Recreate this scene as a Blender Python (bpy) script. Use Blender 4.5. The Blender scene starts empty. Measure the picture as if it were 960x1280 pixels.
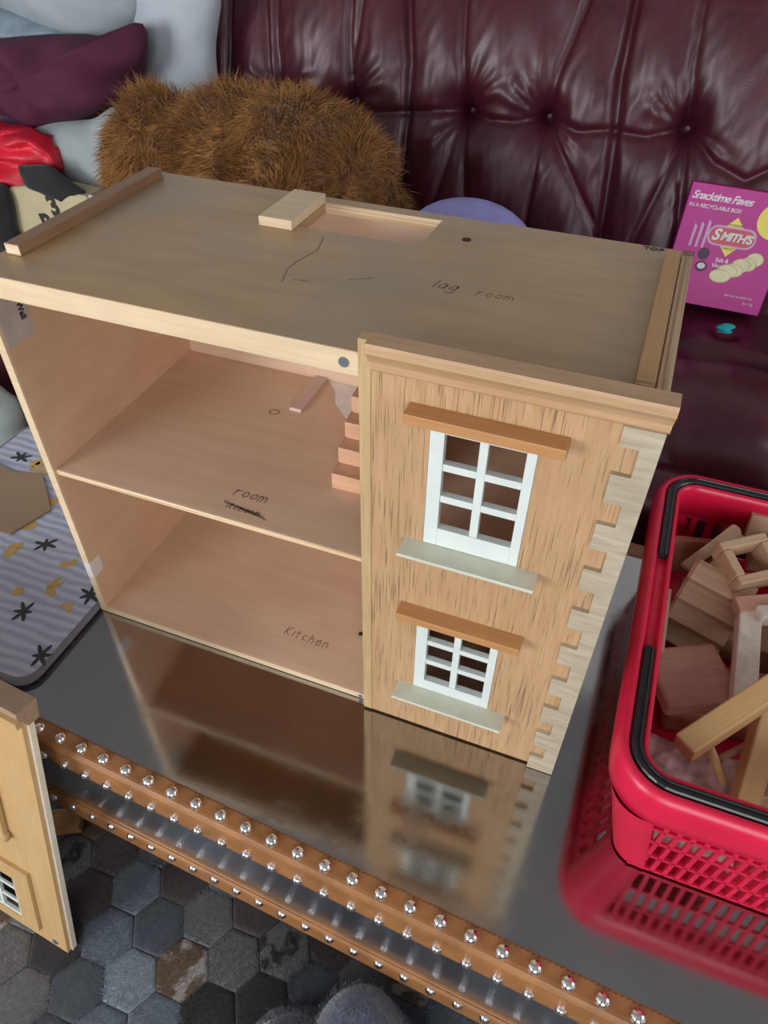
import bpy, bmesh, math, random
import numpy as np
from mathutils import Vector, Matrix
random.seed(7); rng = np.random.default_rng(7)
S = bpy.context.scene; COL = S.collection
PI = math.pi

# ---------------------------------------------------------------- camera
FPX = 907.0
yaw, pitch, roll = -0.3579, 0.7471, 0.0127
cy, sy, cp, sp = math.cos(yaw), math.sin(yaw), math.cos(pitch), math.sin(pitch)
fw = Vector((sy*cp, cy*cp, -sp)); rt = Vector((cy, -sy, 0)); up = rt.cross(fw)
rt, up = math.cos(roll)*rt + math.sin(roll)*up, -math.sin(roll)*rt + math.cos(roll)*up
cam = bpy.data.objects.new('camera', bpy.data.cameras.new('camera')); COL.objects.link(cam)
cam.data.sensor_fit = 'VERTICAL'; cam.data.sensor_height = 36; cam.data.lens = FPX/1280*36
cam.data.clip_start = .02
M = Matrix((rt, up, -fw)).transposed().to_4x4(); M.translation = Vector((.7223, -.5710, .9632))
cam.matrix_world = M; S.camera = cam

# ---------------------------------------------------------------- light
S.view_settings.view_transform = 'Standard'; S.view_settings.look = 'None'
S.view_settings.gamma = 1; S.view_settings.use_curve_mapping = False
S.view_settings.exposure = 0.0
W = bpy.data.worlds.new('world'); S.world = W; W.use_nodes = True
W.node_tree.nodes['Background'].inputs[0].default_value = (.75, .87, 1, 1)
W.node_tree.nodes['Background'].inputs[1].default_value = .5
def area(name, loc, target, sx, sz, energy, col):
    L = bpy.data.lights.new(name, 'AREA'); L.shape = 'RECTANGLE'; L.size = sx; L.size_y = sz
    L.energy = energy; L.color = col
    o = bpy.data.objects.new(name, L); COL.objects.link(o); o.location = loc
    o.rotation_euler = (Vector(target)-Vector(loc)).to_track_quat('-Z', 'Y').to_euler()
    return o
# daylight through the windows in the wall behind the photographer
area('window_daylight', (-1.35, -2.62, .98), (-1.35, 1, .78), 1.5, 1.45, 76, (.98, .985, 1))
area('window_daylight', (1.35, -2.62, .98), (1.35, 1, .78), 1.5, 1.45, 44, (.98, .985, 1))

area('window_daylight', (2.92, .25, 1.05), (1, .25, .85), 1.3, 1.3, 15, (.98, .985, 1))     # added right-hand light for sofa and snack box; its window is unseen

# ---------------------------------------------------------------- materials
def new_mat(name):
    m = bpy.data.materials.new(name); m.use_nodes = True
    nt = m.node_tree; return m, nt, nt.nodes['Principled BSDF']
def rgb(c): return (c[0], c[1], c[2], 1)
def ramp(nt, fac, stops):
    r = nt.nodes.new('ShaderNodeValToRGB'); e = r.color_ramp.elements
    while len(e) < len(stops): e.new(.5)
    for k, (p, c) in enumerate(stops): e[k].position = p; e[k].color = rgb(c) if not isinstance(c, (int, float)) else (c, c, c, 1)
    nt.links.new(fac, r.inputs[0]); return r.outputs[0]
def mapping(nt, scale, rot=(0, 0, 0), loc=(0, 0, 0)):
    tc = nt.nodes.new('ShaderNodeTexCoord'); mp = nt.nodes.new('ShaderNodeMapping')
    mp.inputs['Scale'].default_value = scale; mp.inputs['Rotation'].default_value = rot; mp.inputs['Location'].default_value = loc
    nt.links.new(tc.outputs['Object'], mp.inputs[0]); return mp.outputs[0]
def noise(nt, vec, scale, detail=4, rough=.55, dist=0):
    n = nt.nodes.new('ShaderNodeTexNoise'); n.inputs['Scale'].default_value = scale
    n.inputs['Detail'].default_value = detail; n.inputs['Roughness'].default_value = rough; n.inputs['Distortion'].default_value = dist
    nt.links.new(vec, n.inputs['Vector']); return n.outputs[0]
def mix(nt, fac, a, b, mode='MIX'):
    n = nt.nodes.new('ShaderNodeMix'); n.data_type = 'RGBA'; n.blend_type = mode
    for s, v in ((n.inputs[0], fac), (n.inputs[6], a), (n.inputs[7], b)):
        if isinstance(v, (int, float)): s.default_value = v
        elif isinstance(v, tuple): s.default_value = rgb(v)
        else: nt.links.new(v, s)
    return n.outputs[2]
def bump(nt, p, h, strength, dist=.002):
    b = nt.nodes.new('ShaderNodeBump'); b.inputs['Strength'].default_value = strength; b.inputs['Distance'].default_value = dist
    nt.links.new(h, b.inputs['Height']); nt.links.new(b.outputs[0], p.inputs['Normal'])
def plain(name, col, rough=.5, metal=0, var=.12, vs=30, bmp=0, bs=200, coat=0, sheen=0):
    m, nt, p = new_mat(name)
    v = mapping(nt, (1, 1, 1)); n = noise(nt, v, vs, 4)
    lo = tuple(c*(1-var) for c in col); hi = tuple(min(1, c*(1+var)) for c in col)
    nt.links.new(ramp(nt, n, [(.3, lo), (.7, hi)]), p.inputs['Base Color'])
    p.inputs['Roughness'].default_value = rough; p.inputs['Metallic'].default_value = metal
    p.inputs['Coat Weight'].default_value = coat; p.inputs['Sheen Weight'].default_value = sheen
    if bmp: bump(nt, p, noise(nt, v, bs, 3), bmp, .001)
    return m
def wood(name, lo, hi, axis=0, stretch=14, scale=9, rough=.5, pores=0, blotch=0, blotch_col=(.4, .3, .2)):
    """grain runs along axis; pores = depth of dark open-grain cracks"""
    m, nt, p = new_mat(name)
    sc = [stretch, stretch, stretch]; sc[axis] = 1
    v = mapping(nt, tuple(sc)); g = noise(nt, v, scale, 6, .6, .6)
    c = ramp(nt, g, [(.28, lo), (.72, hi)])
    v2 = mapping(nt, (1, 1, 1))
    b = noise(nt, v2, 7, 3)
    c = mix(nt, ramp(nt, b, [(.4, 0), (.75, .4)]), c, tuple(x*.82 for x in lo), 'MIX')
    if blotch:
        b2 = noise(nt, mapping(nt, (1, 1, 1), loc=(3, 1, 2)), 4, 4, .6)
        c = mix(nt, ramp(nt, b2, [(.45, 0), (.68, blotch)]), c, blotch_col)
    h = g
    if pores:
        sc2 = [760, 760, 760]; sc2[axis] = 16
        pn = noise(nt, mapping(nt, tuple(sc2)), 1, 2, .5)
        msk = noise(nt, v2, 9, 2)
        a = nt.nodes.new('ShaderNodeMath'); a.operation = 'MULTIPLY_ADD'; a.inputs[1].default_value = .28; a.inputs[2].default_value = -.14
        nt.links.new(msk, a.inputs[0])
        s = nt.nodes.new('ShaderNodeMath'); s.operation = 'SUBTRACT'; nt.links.new(pn, s.inputs[0]); nt.links.new(a.outputs[0], s.inputs[1])
        k = ramp(nt, s.outputs[0], [(.33, 1), (.41, 0)])
        k2 = nt.nodes.new('ShaderNodeMath'); k2.operation = 'MULTIPLY'; k2.inputs[1].default_value = pores; nt.links.new(k, k2.inputs[0])
        c = mix(nt, k2.outputs[0], c, (.09, .045, .02))
        inv = nt.nodes.new('ShaderNodeMath'); inv.operation = 'SUBTRACT'; inv.inputs[0].default_value = 1; nt.links.new(k, inv.inputs[1])
        h = inv.outputs[0]
    nt.links.new(c, p.inputs['Base Color']); p.inputs['Roughness'].default_value = rough
    bump(nt, p, h, .35 if pores else .12, .0008)
    return m
def ply_edge(name, lo, hi, axis, n=600):
    m, nt, p = new_mat(name)
    sc = [3, 3, 3]; sc[axis] = n
    g = noise(nt, mapping(nt, tuple(sc)), 1, 1)
    nt.links.new(ramp(nt, g, [(.4, lo), (.6, hi)]), p.inputs['Base Color']); p.inputs['Roughness'].default_value = .6
    return m

M_ROOF = wood('aged_plywood', (.40, .245, .115), (.52, .335, .17), 0, 5, 5, .36, 0, .9, (.33, .265, .195))
M_IN = wood('inner_plywood', (.68, .45, .31), (.78, .56, .40), 0, 8, 5, .5, 0, .6, (.64, .48, .33))
M_INL = wood('inner_plywood_side', (.66, .42, .27), (.76, .52, .35), 1, 6, 5, .5, 0, .5, (.72, .50, .33))
M_CREAM = wood('pale_pine', (.68, .51, .32), (.80, .64, .43), 0, 16, 8, .5)
M_PLYE = ply_edge('ply_edge', (.62, .40, .22), (.92, .74, .50), 2, 420)
M_PLYEX = ply_edge('ply_edge_side', (.36, .22, .12), (.62, .44, .27), 0, 420)
M_OAK = wood('cracked_veneer', (.46, .275, .14), (.58, .375, .205), 2, 14, 9, .55, .6)
M_OAKS = wood('smooth_veneer', (.50, .335, .165), (.62, .44, .235), 2, 14, 9, .5, .25)
M_TRIM = wood('cornice_wood', (.46, .275, .145), (.59, .385, .22), 0, 20, 10, .45)
M_LINT = wood('lintel_wood', (.47, .225, .085), (.57, .295, .125), 0, 18, 12, .45)
M_QUOIN = wood('weathered_quoin', (.36, .30, .21), (.58, .51, .38), 0, 7, 16, .65, 0, .5, (.35, .29, .2))
M_STEP = wood('step_wood', (.62, .34, .20), (.74, .45, .29), 0, 12, 9, .5)
M_DARKRAIL = wood('dark_rail', (.23, .12, .06), (.32, .18, .095), 1, 16, 9, .45)
M_GOLDRAIL = wood('gold_rail', (.42, .22, .07), (.54, .30, .11), 1, 16, 9, .4)
M_WHITE = plain('white_paint', (.68, .75, .72), .4, 0, .04, 40)
M_SILL = plain('cream_paint', (.56, .57, .46), .4, 0, .06, 60)
M_PENCIL = plain('pencil', (.23, .165, .12), .6, 0, .3, 300)
M_INK = plain('ink', (.03, .022, .018), .6)
M_SCREW = plain('steel_screw', (.32, .37, .42), .35, .8)
M_PALEW = plain('white_smear', (.80, .80, .82), .5, 0, .08, 50)
M_DARK = plain('dark_inside', (.035, .012, .01), .7)

def metal_top():
    m, nt, p = new_mat('brushed_metal')
    v = mapping(nt, (1, 1, 1)); n = noise(nt, v, 5, 5, .6)
    f = noise(nt, mapping(nt, (6, 160, 6)), 3, 4)
    c = ramp(nt, n, [(.3, (.37, .362, .362)), (.7, (.46, .452, .448))])
    sm = noise(nt, mapping(nt, (1, 1, 1), loc=(2, 5, 1)), 14, 6, .7)
    c = mix(nt, ramp(nt, sm, [(.62, 0), (.72, .35)]), c, (.32, .295, .285))
    nt.links.new(c, p.inputs['Base Color']); p.inputs['Metallic'].default_value = 1
    r = ramp(nt, sm, [(.3, .075), (.55, .11), (.75, .26)]); nt.links.new(r, p.inputs['Roughness'])
    bump(nt, p, f, .04, .0006)
    return m
M_METAL = metal_top()
M_MIRROR = plain('polished_metal', (.50, .57, .66), .30, 1, .06, 20)
M_LEATHER_T = plain('tan_leather', (.33, .145, .05), .38, 0, .22, 22, .25, 500)
M_STUD = plain('chrome', (.85, .85, .86), .08, 1, .02)
M_THREAD = plain('thread', (.12, .05, .02), .7)
def leather():
    m, nt, p = new_mat('burgundy_leather')
    v = mapping(nt, (1, 1, 1)); n = noise(nt, v, 9, 5)
    nt.links.new(ramp(nt, n, [(.3, (.056, .0065, .015)), (.7, (.086, .0105, .024))]), p.inputs['Base Color'])
    p.inputs['Roughness'].default_value = .36; p.inputs['Specular IOR Level'].default_value = .6
    v2 = nt.nodes.new('ShaderNodeTexVoronoi'); v2.inputs['Scale'].default_value = 330; nt.links.new(v, v2.inputs['Vector'])
    bump(nt, p, v2.outputs[0], .18, .0008)
    return m
M_SOFA = leather()
def fabric(name, col, var=.2, rough=.85, weave=350, bs=.3, sheen=.2, ribs=None):
    m, nt, p = new_mat(name)
    v = mapping(nt, (1, 1, 1)); n = noise(nt, v, 14, 5)
    nt.links.new(ramp(nt, n, [(.3, tuple(c*(1-var) for c in col)), (.7, tuple(min(1, c*(1+var)) for c in col))]), p.inputs['Base Color'])
    p.inputs['Roughness'].default_value = rough; p.inputs['Sheen Weight'].default_value = sheen
    if ribs:
        w = nt.nodes.new('ShaderNodeTexWave'); w.bands_direction = 'DIAGONAL'; w.inputs['Scale'].default_value = ribs; w.inputs['Distortion'].default_value = 1.5
        nt.links.new(v, w.inputs['Vector']); bump(nt, p, w.outputs[0], .25, .003)
    else: bump(nt, p, noise(nt, v, weave, 3), bs, .0015)
    return m
M_BASKET = plain('red_plastic', (.68, .010, .055), .33, 0, .1, 12)
M_BLACKP = plain('black_plastic', (.012, .013, .016), .28, 0, .2, 30)

# ---------------------------------------------------------------- mesh helpers
def link(name, me, m=None, parent=None, smooth=False):
    o = bpy.data.objects.new(name, me); COL.objects.link(o)
    if m is not None and not me.materials:
        for k in (m if isinstance(m, (list, tuple)) else [m]): me.materials.append(k)
    if parent is not None: o.parent = parent
    if smooth: me.shade_smooth()
    return o
def mesh(name, verts, faces, m=None, parent=None, smooth=False):
    me = bpy.data.meshes.new(name); me.from_pydata([tuple(v) for v in verts], [], [tuple(f) for f in faces]); me.validate(); me.update()
    return link(name, me, m, parent, smooth)
def bm_obj(name, bm, m=None, parent=None, smooth=False):
    bmesh.ops.recalc_face_normals(bm, faces=bm.faces)
    me = bpy.data.meshes.new(name); bm.to_mesh(me); bm.free()
    return link(name, me, m, parent, smooth)
def add_box(bm, x0, x1, y0, y1, z0, z1, bev=0, seg=2, mtx=None):
    r = bmesh.ops.create_cube(bm, size=1, matrix=Matrix.Translation(((x0+x1)/2, (y0+y1)/2, (z0+z1)/2)) @ Matrix.Diagonal((abs(x1-x0), abs(y1-y0), abs(z1-z0), 1)))
    vs = r['verts']
    if bev:
        es = list({e for v in vs for e in v.link_edges})
        g = bmesh.ops.bevel(bm, geom=es, offset=bev, segments=seg, affect='EDGES', profile=.5)
        vs = list({v for f in g['faces'] for v in f.verts} | {v for v in vs if v.is_valid})
    if mtx is not None: bmesh.ops.transform(bm, matrix=mtx, verts=vs)
    return vs
def box(name, x0, x1, y0, y1, z0, z1, m, parent=None, bev=.0012, mtx=None, seg=2):
    bm = bmesh.new(); add_box(bm, x0, x1, y0, y1, z0, z1, bev, seg, mtx)
    return bm_obj(name, bm, m, parent)
def prism(name, poly, axis, a, b, m, parent=None, bev=0):
    """extrude a 2-D polygon along axis ('x': poly is (y,z); 'y': (x,z); 'z': (x,y)) from a to b"""
    f = {'x': lambda p, t: (t, p[0], p[1]), 'y': lambda p, t: (p[0], t, p[1]), 'z': lambda p, t: (p[0], p[1], t)}[axis]
    bm = bmesh.new(); A = [bm.verts.new(f(p, a)) for p in poly]; B = [bm.verts.new(f(p, b)) for p in poly]
    n = len(poly); bm.faces.new(A); bm.faces.new(B[::-1])
    for i in range(n): bm.faces.new((A[i], B[i], B[(i+1) % n], A[(i+1) % n]))
    if bev: bmesh.ops.bevel(bm, geom=list(bm.edges), offset=bev, segments=1, affect='EDGES')
    return bm_obj(name, bm, m, parent)
def tube(name, pts, r, m, parent=None, n=8, r2=None):
    pts = [Vector(p) for p in pts]; V = []; F = []
    for i, p in enumerate(pts):
        t = (pts[min(i+1, len(pts)-1)]-pts[max(i-1, 0)]).normalized()
        a = t.orthogonal().normalized(); b = t.cross(a)
        rr = r if r2 is None else r+(r2-r)*i/(len(pts)-1)
        V += [p+rr*(math.cos(k*2*PI/n)*a+math.sin(k*2*PI/n)*b) for k in range(n)]
    for i in range(len(pts)-1):
        for k in range(n): F.append((i*n+k, i*n+(k+1) % n, (i+1)*n+(k+1) % n, (i+1)*n+k))
    F.append(tuple(range(n))[::-1]); F.append(tuple(range(len(V)-n, len(V))))
    return mesh(name, V, F, m, parent, True)
def empty(name, loc=(0, 0, 0)):
    o = bpy.data.objects.new(name, None); COL.objects.link(o); o.location = loc; o.empty_display_size = .05; return o
def tag(o, label, cat, group=None, kind=None):
    o['label'] = label; o['category'] = cat
    if group: o['group'] = group
    if kind: o['kind'] = kind
    return o
def struct(o): o['kind'] = 'structure'; return o
def beam_matrix(p0, p1, rollang=0):
    p0, p1 = Vector(p0), Vector(p1); x = (p1-p0).normalized()
    z = Vector((0, 0, 1)); z = (z-x*z.dot(x))
    if z.length < 1e-4: z = Vector((0, 1, 0))
    z.normalize(); y = z.cross(x)
    m = Matrix((x, y, z)).transposed().to_4x4(); m.translation = (p0+p1)/2
    return m @ Matrix.Rotation(rollang, 4, 'X')
def beam(name, p0, p1, w, h, m, parent=None, rollang=0, bev=.002):
    L = (Vector(p1)-Vector(p0)).length
    o = box(name, -L/2, L/2, -w/2, w/2, -h/2, h/2, m, parent, bev)
    o.matrix_world = beam_matrix(p0, p1, rollang); return o
def text(name, s, mtx, size, m, parent=None, shear=0, bold=0, align='CENTER', spacing=1, thick=.0003):
    c = bpy.data.curves.new(name, 'FONT'); c.body = s; c.size = size; c.shear = shear; c.offset = bold
    c.align_x = align; c.align_y = 'CENTER'; c.space_character = spacing; c.extrude = thick
    o = bpy.data.objects.new(name, c); COL.objects.link(o); bpy.context.view_layer.update()
    me = bpy.data.meshes.new_from_object(o.evaluated_get(bpy.context.evaluated_depsgraph_get()))
    bpy.data.objects.remove(o); bpy.data.curves.remove(c)
    me.materials.clear(); me.transform(mtx)
    return link(name, me, m, parent)
STROKE = {'l': [[(.25, 1.5), (.2, .2), (.3, 0)]], 'a': [[(.75, .8), (.45, .95), (.15, .6), (.2, .15), (.5, .05), (.75, .5), (.75, .9), (.75, .2), (.9, 0)]],
 'g': [[(.75, .8), (.45, .95), (.15, .6), (.2, .2), (.5, .1), (.75, .5), (.75, .9), (.75, -.4), (.5, -.65), (.15, -.5)]],
 'r': [[(.2, .9), (.2, 0)], [(.2, .5), (.4, .85), (.7, .9)]], 'o': [[(.5, .9), (.2, .7), (.15, .3), (.45, .02), (.75, .3), (.75, .7), (.5, .9)]],
 'm': [[(.1, .9), (.1, 0)], [(.1, .6), (.3, .9), (.5, .6), (.5, 0)], [(.5, .6), (.75, .9), (.95, .6), (1.0, .05)]],
 'K': [[(.2, 1.4), (.2, 0)], [(.8, 1.4), (.2, .6), (.85, 0)]], 'i': [[(.3, .9), (.3, 0)]], 't': [[(.4, 1.2), (.4, .1), (.6, 0)], [(.1, .8), (.7, .85)]],
 'c': [[(.7, .75), (.4, .9), (.15, .5), (.35, .05), (.75, .15)]], 'h': [[(.15, 1.3), (.15, 0)], [(.15, .5), (.45, .85), (.7, .5), (.7, 0)]],
 'e': [[(.15, .5), (.7, .55), (.55, .9), (.2, .75), (.15, .3), (.45, .0), (.8, .2)]], 'n': [[(.15, .9), (.15, 0)], [(.15, .6), (.45, .9), (.7, .6), (.72, 0)]], ' ': []}
ADV = {'l': .5, 'i': .5, 'm': 1.25, ' ': 1.0}
def ribbon_obj(name, lines, w, z, m, parent, thick=.00025):
    V, F = [], []
    for ln in lines:
        for (a, b) in zip(ln[:-1], ln[1:]):
            d = Vector((b[0]-a[0], b[1]-a[1]));
            if d.length < 1e-6: continue
            d.normalize(); n = Vector((-d.y, d.x))*w/2; e = d*w*.4; k = len(V)
            for q in (Vector(a)-e+n, Vector(a)-e-n, Vector(b)+e-n, Vector(b)+e+n): V += [(q.x, q.y, z), (q.x, q.y, z+thick)]
            F += [(k+1, k+3, k+5, k+7), (k, k+2, k+3, k+1), (k+2, k+4, k+5, k+3), (k+4, k+6, k+7, k+5), (k+6, k, k+1, k+7)]
    return mesh(name, V, F, m, parent)
def handwrite(name, s, x, y, h, ang, z, m, parent, w=.0014, slant=.15):
    lines = []; cx = 0
    for ch in s:
        for st in STROKE[ch]:
            pts = []
            for (px, py) in st:
                X, Y = (cx+px+slant*py)*h, py*h
                pts.append((x+X*math.cos(ang)-Y*math.sin(ang), y+X*math.sin(ang)+Y*math.cos(ang)))
            lines.append(pts)
        cx += ADV.get(ch, 1.0)
    return ribbon_obj(name, lines, w, z, m, parent)
def vnoise(P, f, seed=0):
    """cheap smooth pseudo-noise on an (n,3) array"""
    r = np.random.default_rng(seed); out = np.zeros(len(P))
    for k in range(6):
        d = r.normal(size=3); d /= np.linalg.norm(d); ff = f*(.7+.3*k)
        out += np.sin(P@d*ff*2*PI+r.uniform(0, 6.28)+1.5*np.sin(P@np.roll(d, 1)*ff*3.1+r.uniform(0, 6.28)))/(1+.35*k)
    return out/3
def inflated(name, outline, y, thick, m, parent=None, nr=14, ns=96, wr=.012, wf=9, seed=0, lean=0, fold=0, foldf=14, flat=.5):
    """a soft cushion or heap of cloth: closed outline in the vertical plane at depth y, inflated to a real thickness"""
    pts = np.array(outline, float); c = pts.mean(0)
    q = np.vstack([pts, pts[:1]]); # Catmull-Rom closed
    n = len(pts); res = []
    for i in range(n):
        p0, p1, p2, p3 = pts[i-1], pts[i], pts[(i+1) % n], pts[(i+2) % n]
        for t in np.linspace(0, 1, 12, endpoint=False):
            res.append(.5*((2*p1)+(-p0+p2)*t+(2*p0-5*p1+4*p2-p3)*t*t+(-p0+3*p1-3*p2+p3)*t**3))
    res = np.array(res); d = np.r_[0, np.cumsum(np.linalg.norm(np.diff(np.vstack([res, res[:1]]), axis=0), axis=1))]
    tt = np.linspace(0, d[-1], ns, endpoint=False); cl = np.vstack([res, res[:1]])
    out = np.stack([np.interp(tt, d, cl[:, 0]), np.interp(tt, d, cl[:, 1])], 1)
    V, F = [], []
    def ring(k, s):
        th = thick/2*(1-k**2)**flat
        xz = c+(out-c)*k
        return np.stack([xz[:, 0], np.full(ns, y)+s*th+lean*(xz[:, 1]-c[1]), xz[:, 1]], 1)
    ks = [math.sin(a) for a in np.linspace(.06, PI/2, nr)]
    rings = [ring(k, -1) for k in ks]+[ring(k, 1) for k in ks[-2::-1]]
    P = np.vstack(rings+[[[c[0], y-thick/2, c[1]]], [[c[0], y+thick/2, c[1]]]])
    nz = vnoise(P, wf*.35, seed)*wr+vnoise(P, wf, seed+1)*wr*.5
    fr = np.abs(vnoise(P*np.array([1, 1, 1.6]), foldf*.3, seed+2))
    P[:, 1] -= nz+fold*(fr-.3); P[:, 2] += .4*vnoise(P, wf*.6, seed+3)*wr
    R = len(rings)
    for i in range(R-1):
        for k in range(ns): F.append((i*ns+k, i*ns+(k+1) % ns, (i+1)*ns+(k+1) % ns, (i+1)*ns+k))
    a, b = R*ns, R*ns+1
    for k in range(ns): F.append((a, (k+1) % ns, k)); F.append((b, (R-1)*ns+k, (R-1)*ns+(k+1) % ns))
    return mesh(name, P, F, m, parent, True)

# ================================================================ THE ROOM
FLOOR = -.45
M_WALL = plain('wall_paint', (.62, .61, .60), .8, 0, .05, 3)
M_CEIL = plain('ceiling_paint', (.36, .36, .37), .85, 0, .04, 3)
M_FLOOR = wood('floorboards', (.10, .06, .035), (.16, .10, .06), 0, 12, 4, .5)
X0, X1, Y0, Y1, Z1 = -2.4, 2.8, -2.5, 1.85, 2.35
struct(box('floor', X0, X1, Y0, Y1, FLOOR-.06, FLOOR-.006, M_FLOOR, bev=0))
struct(box('ceiling', X0, X1, Y0, Y1, Z1, Z1+.06, M_CEIL, bev=0))
struct(box('wall_back', X0, X1, Y1, Y1+.06, FLOOR, Z1, M_WALL, bev=0))
struct(box('wall_left', X0-.06, X0, Y0, Y1, FLOOR, Z1, M_WALL, bev=0))
bm = bmesh.new()
for a in ((Y0, -.45, FLOOR, Z1), (.95, Y1, FLOOR, Z1), (-.45, .95, FLOOR, .35), (-.45, .95, 1.75, Z1)): add_box(bm, X1, X1+.06, a[0], a[1], a[2], a[3])
struct(bm_obj('wall_right', bm, M_WALL))
w = struct(box('window_3', X1-.03, X1+.05, -.45, .95, .35, .39, M_WHITE))  # added window out of view, made for the extra right-hand light
for a in ((-.45, -.41, .39, 1.75), (.91, .95, .39, 1.75), (-.41, .91, 1.71, 1.75), (.23, .27, .39, 1.71)): box('window_frame', X1, X1+.05, a[0], a[1], a[2], a[3], M_WHITE, w, .003)
bm = bmesh.new()
WZ0, WZ1 = .22, 1.75
for a in ((X0, -2.15, FLOOR, Z1), (-.55, .55, FLOOR, Z1), (2.15, X1, FLOOR, Z1), (-2.15, -.55, FLOOR, WZ0), (-2.15, -.55, WZ1, Z1), (.55, 2.15, FLOOR, WZ0), (.55, 2.15, WZ1, Z1)):
    add_box(bm, a[0], a[1], Y0-.06, Y0, a[2], a[3])
struct(bm_obj('wall_front', bm, M_WALL))
for k, xc in enumerate((-1.35, 1.35)):
    w = struct(box('window_%d' % (k+1), xc-.8, xc+.8, Y0-.05, Y0+.03, WZ0, WZ0+.04, M_WHITE))
    for a in ((xc-.8, xc-.76, WZ0+.04, WZ1), (xc+.76, xc+.8, WZ0+.04, WZ1), (xc-.76, xc+.76, WZ1-.04, WZ1), (xc-.02, xc+.02, WZ0+.04, WZ1-.04)):
        box('window_frame', a[0], a[1], Y0-.05, Y0, a[2], a[3], M_WHITE, w, .003)

# ================================================================ RUG OF HEXAGONS
rug = tag(empty('cowhide_rug', (.4, -.35, FLOOR)), 'grey and brown patchwork cowhide rug of stitched hexagons on the floor', 'rug')
def hide(name, lo, hi, patch=None, amt=0, seed=0):
    m, nt, p = new_mat(name)
    v = mapping(nt, (90, 14, 1), rot=(0, 0, .5), loc=(seed, seed*.7, 0)); n = noise(nt, v, 8, 5, .65, .8)
    c = ramp(nt, n, [(.3, lo), (.72, hi)])
    if patch:
        b = noise(nt, mapping(nt, (1, 1, 1), loc=(seed*3.1, 1, 0)), 22, 4, .6, .5)
        c = mix(nt, ramp(nt, b, [(.5, 0), (.58, amt)]), c, patch)
    nt.links.new(c, p.inputs['Base Color']); p.inputs['Roughness'].default_value = .6; p.inputs['Sheen Weight'].default_value = .25
    bump(nt, p, n, .5, .003); return m
HM = {'blue': hide('hide_blue_grey', (.055, .072, .095), (.20, .235, .28), None, 0, 1), 'pale': hide('hide_pale_grey', (.13, .165, .20), (.30, .35, .40), None, 0, 2),
      'navy': hide('hide_dark_slate', (.02, .025, .035), (.10, .115, .14), None, 0, 3), 'black': hide('hide_black', (.008, .008, .009), (.03, .028, .028), None, 0, 4),
      'brown': hide('hide_brown', (.07, .042, .026), (.19, .12, .075), (.42, .38, .36), .8, 5), 'grey': hide('hide_grey', (.065, .066, .072), (.18, .182, .19), (.13, .12, .12), .4, 6),
      'umber': hide('hide_umber', (.03, .022, .02), (.075, .055, .048), None, 0, 7), 'pied': hide('hide_pied', (.10, .10, .105), (.20, .20, .205), (.012, .011, .012), .95, 8)}  # all hide tones are darkened to carry the photographer's shadow
hexR = .0865/math.sqrt(3)
def hexmesh(key):
    V, F = [], []
    def ringv(r, z, sub=3):
        ps = []
        for k in range(6):
            a, b = [Vector((math.cos(t), math.sin(t)))*r for t in (k*PI/3, (k+1)*PI/3)]
            ps += [(a.lerp(b, j/sub).x, a.lerp(b, j/sub).y, z) for j in range(sub)]
        return ps
    for r, z in ((hexR*.995, -.004), (hexR*.99, .0012), (hexR*.955, .0030), (hexR*.8, .0036)): V += ringv(r, z)
    n = 18
    for i in range(3):
        for k in range(n): F.append((i*n+k, i*n+(k+1) % n, (i+1)*n+(k+1) % n, (i+1)*n+k))
    V.append((0, 0, .0038)); F += [(3*n+k, 3*n+(k+1) % n, 4*n) for k in range(n)]
    hr = random.Random(key); a0 = hr.uniform(-.5, .5)+.8
    for _ in range(900):                                # short hair lying over the skin
        t, q = hr.uniform(0, 2*PI), math.sqrt(hr.random())*hexR*.93
        x, y = q*math.cos(t), q*math.sin(t)
        if max(abs(x*math.sin(k*PI/3+PI/6*0)+y*math.cos(k*PI/3)) for k in range(3)) > hexR*.845: continue
        a = a0+hr.gauss(0, .22)+.5*math.sin(40*x+3)*math.cos(31*y); l = hr.uniform(.006, .013); h = hr.uniform(.001, .003); w = .00045
        c, s_ = math.cos(a), math.sin(a); k = len(V)
        V += [(x-s_*w, y+c*w, .0033), (x+s_*w, y-c*w, .0033), (x+c*l, y+s_*l, .0036+h)]; F.append((k, k+1, k+2))
    me = bpy.data.meshes.new('hide_patch'); me.from_pydata(V, [], F); me.update(); me.materials.append(HM[key]); me.shade_smooth(); return me
HMESH = {k: hexmesh(k) for k in HM}
known = {(0, 0): 'pale', (1, 0): 'brown', (2, 0): 'grey', (-1, 0): 'navy', (0, 1): 'navy', (1, 1): 'grey', (-1, 1): 'blue', (0, 2): 'umber', (-1, 2): 'blue', (1, 2): 'blue', (2, 1): 'umber', (3, 0): 'pied', (3, -1): 'black',
         (-2, 2): 'umber', (-2, 3): 'umber', (-2, 1): 'black', (-2, 0): 'grey', (0, -1): 'blue', (1, -1): 'blue', (2, -1): 'black', (-1, -1): 'navy', (-3, 1): 'grey', (-2, -1): 'grey', (4, -1): 'navy', (4, 0): 'umber', (5, -2): 'black', (5, -1): 'grey', (6, -2): 'blue'}
a1 = .0865*Vector((math.cos(math.radians(31)), math.sin(math.radians(31)))); a2 = .0865*Vector((math.cos(math.radians(91)), math.sin(math.radians(91))))
V, F = [], []
for i in range(-9, 14):
    for j in range(-9, 12):
        x, y = .206+a1.x*i+a2.x*j, -.382+a1.y*i+a2.y*j
        if not (-.42 < x < 1.35 and -.66 < y < .02): continue
        key = known.get((i, j)) or random.choice(['blue', 'navy', 'grey', 'umber', 'black', 'pied', 'grey', 'brown', 'blue'])
        o = link('hide_patch', HMESH[key], None, rug); o.location = (x-.4, y+.35, 0); o.rotation_euler.z = math.radians(1)+random.randrange(6)*PI/3
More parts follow.
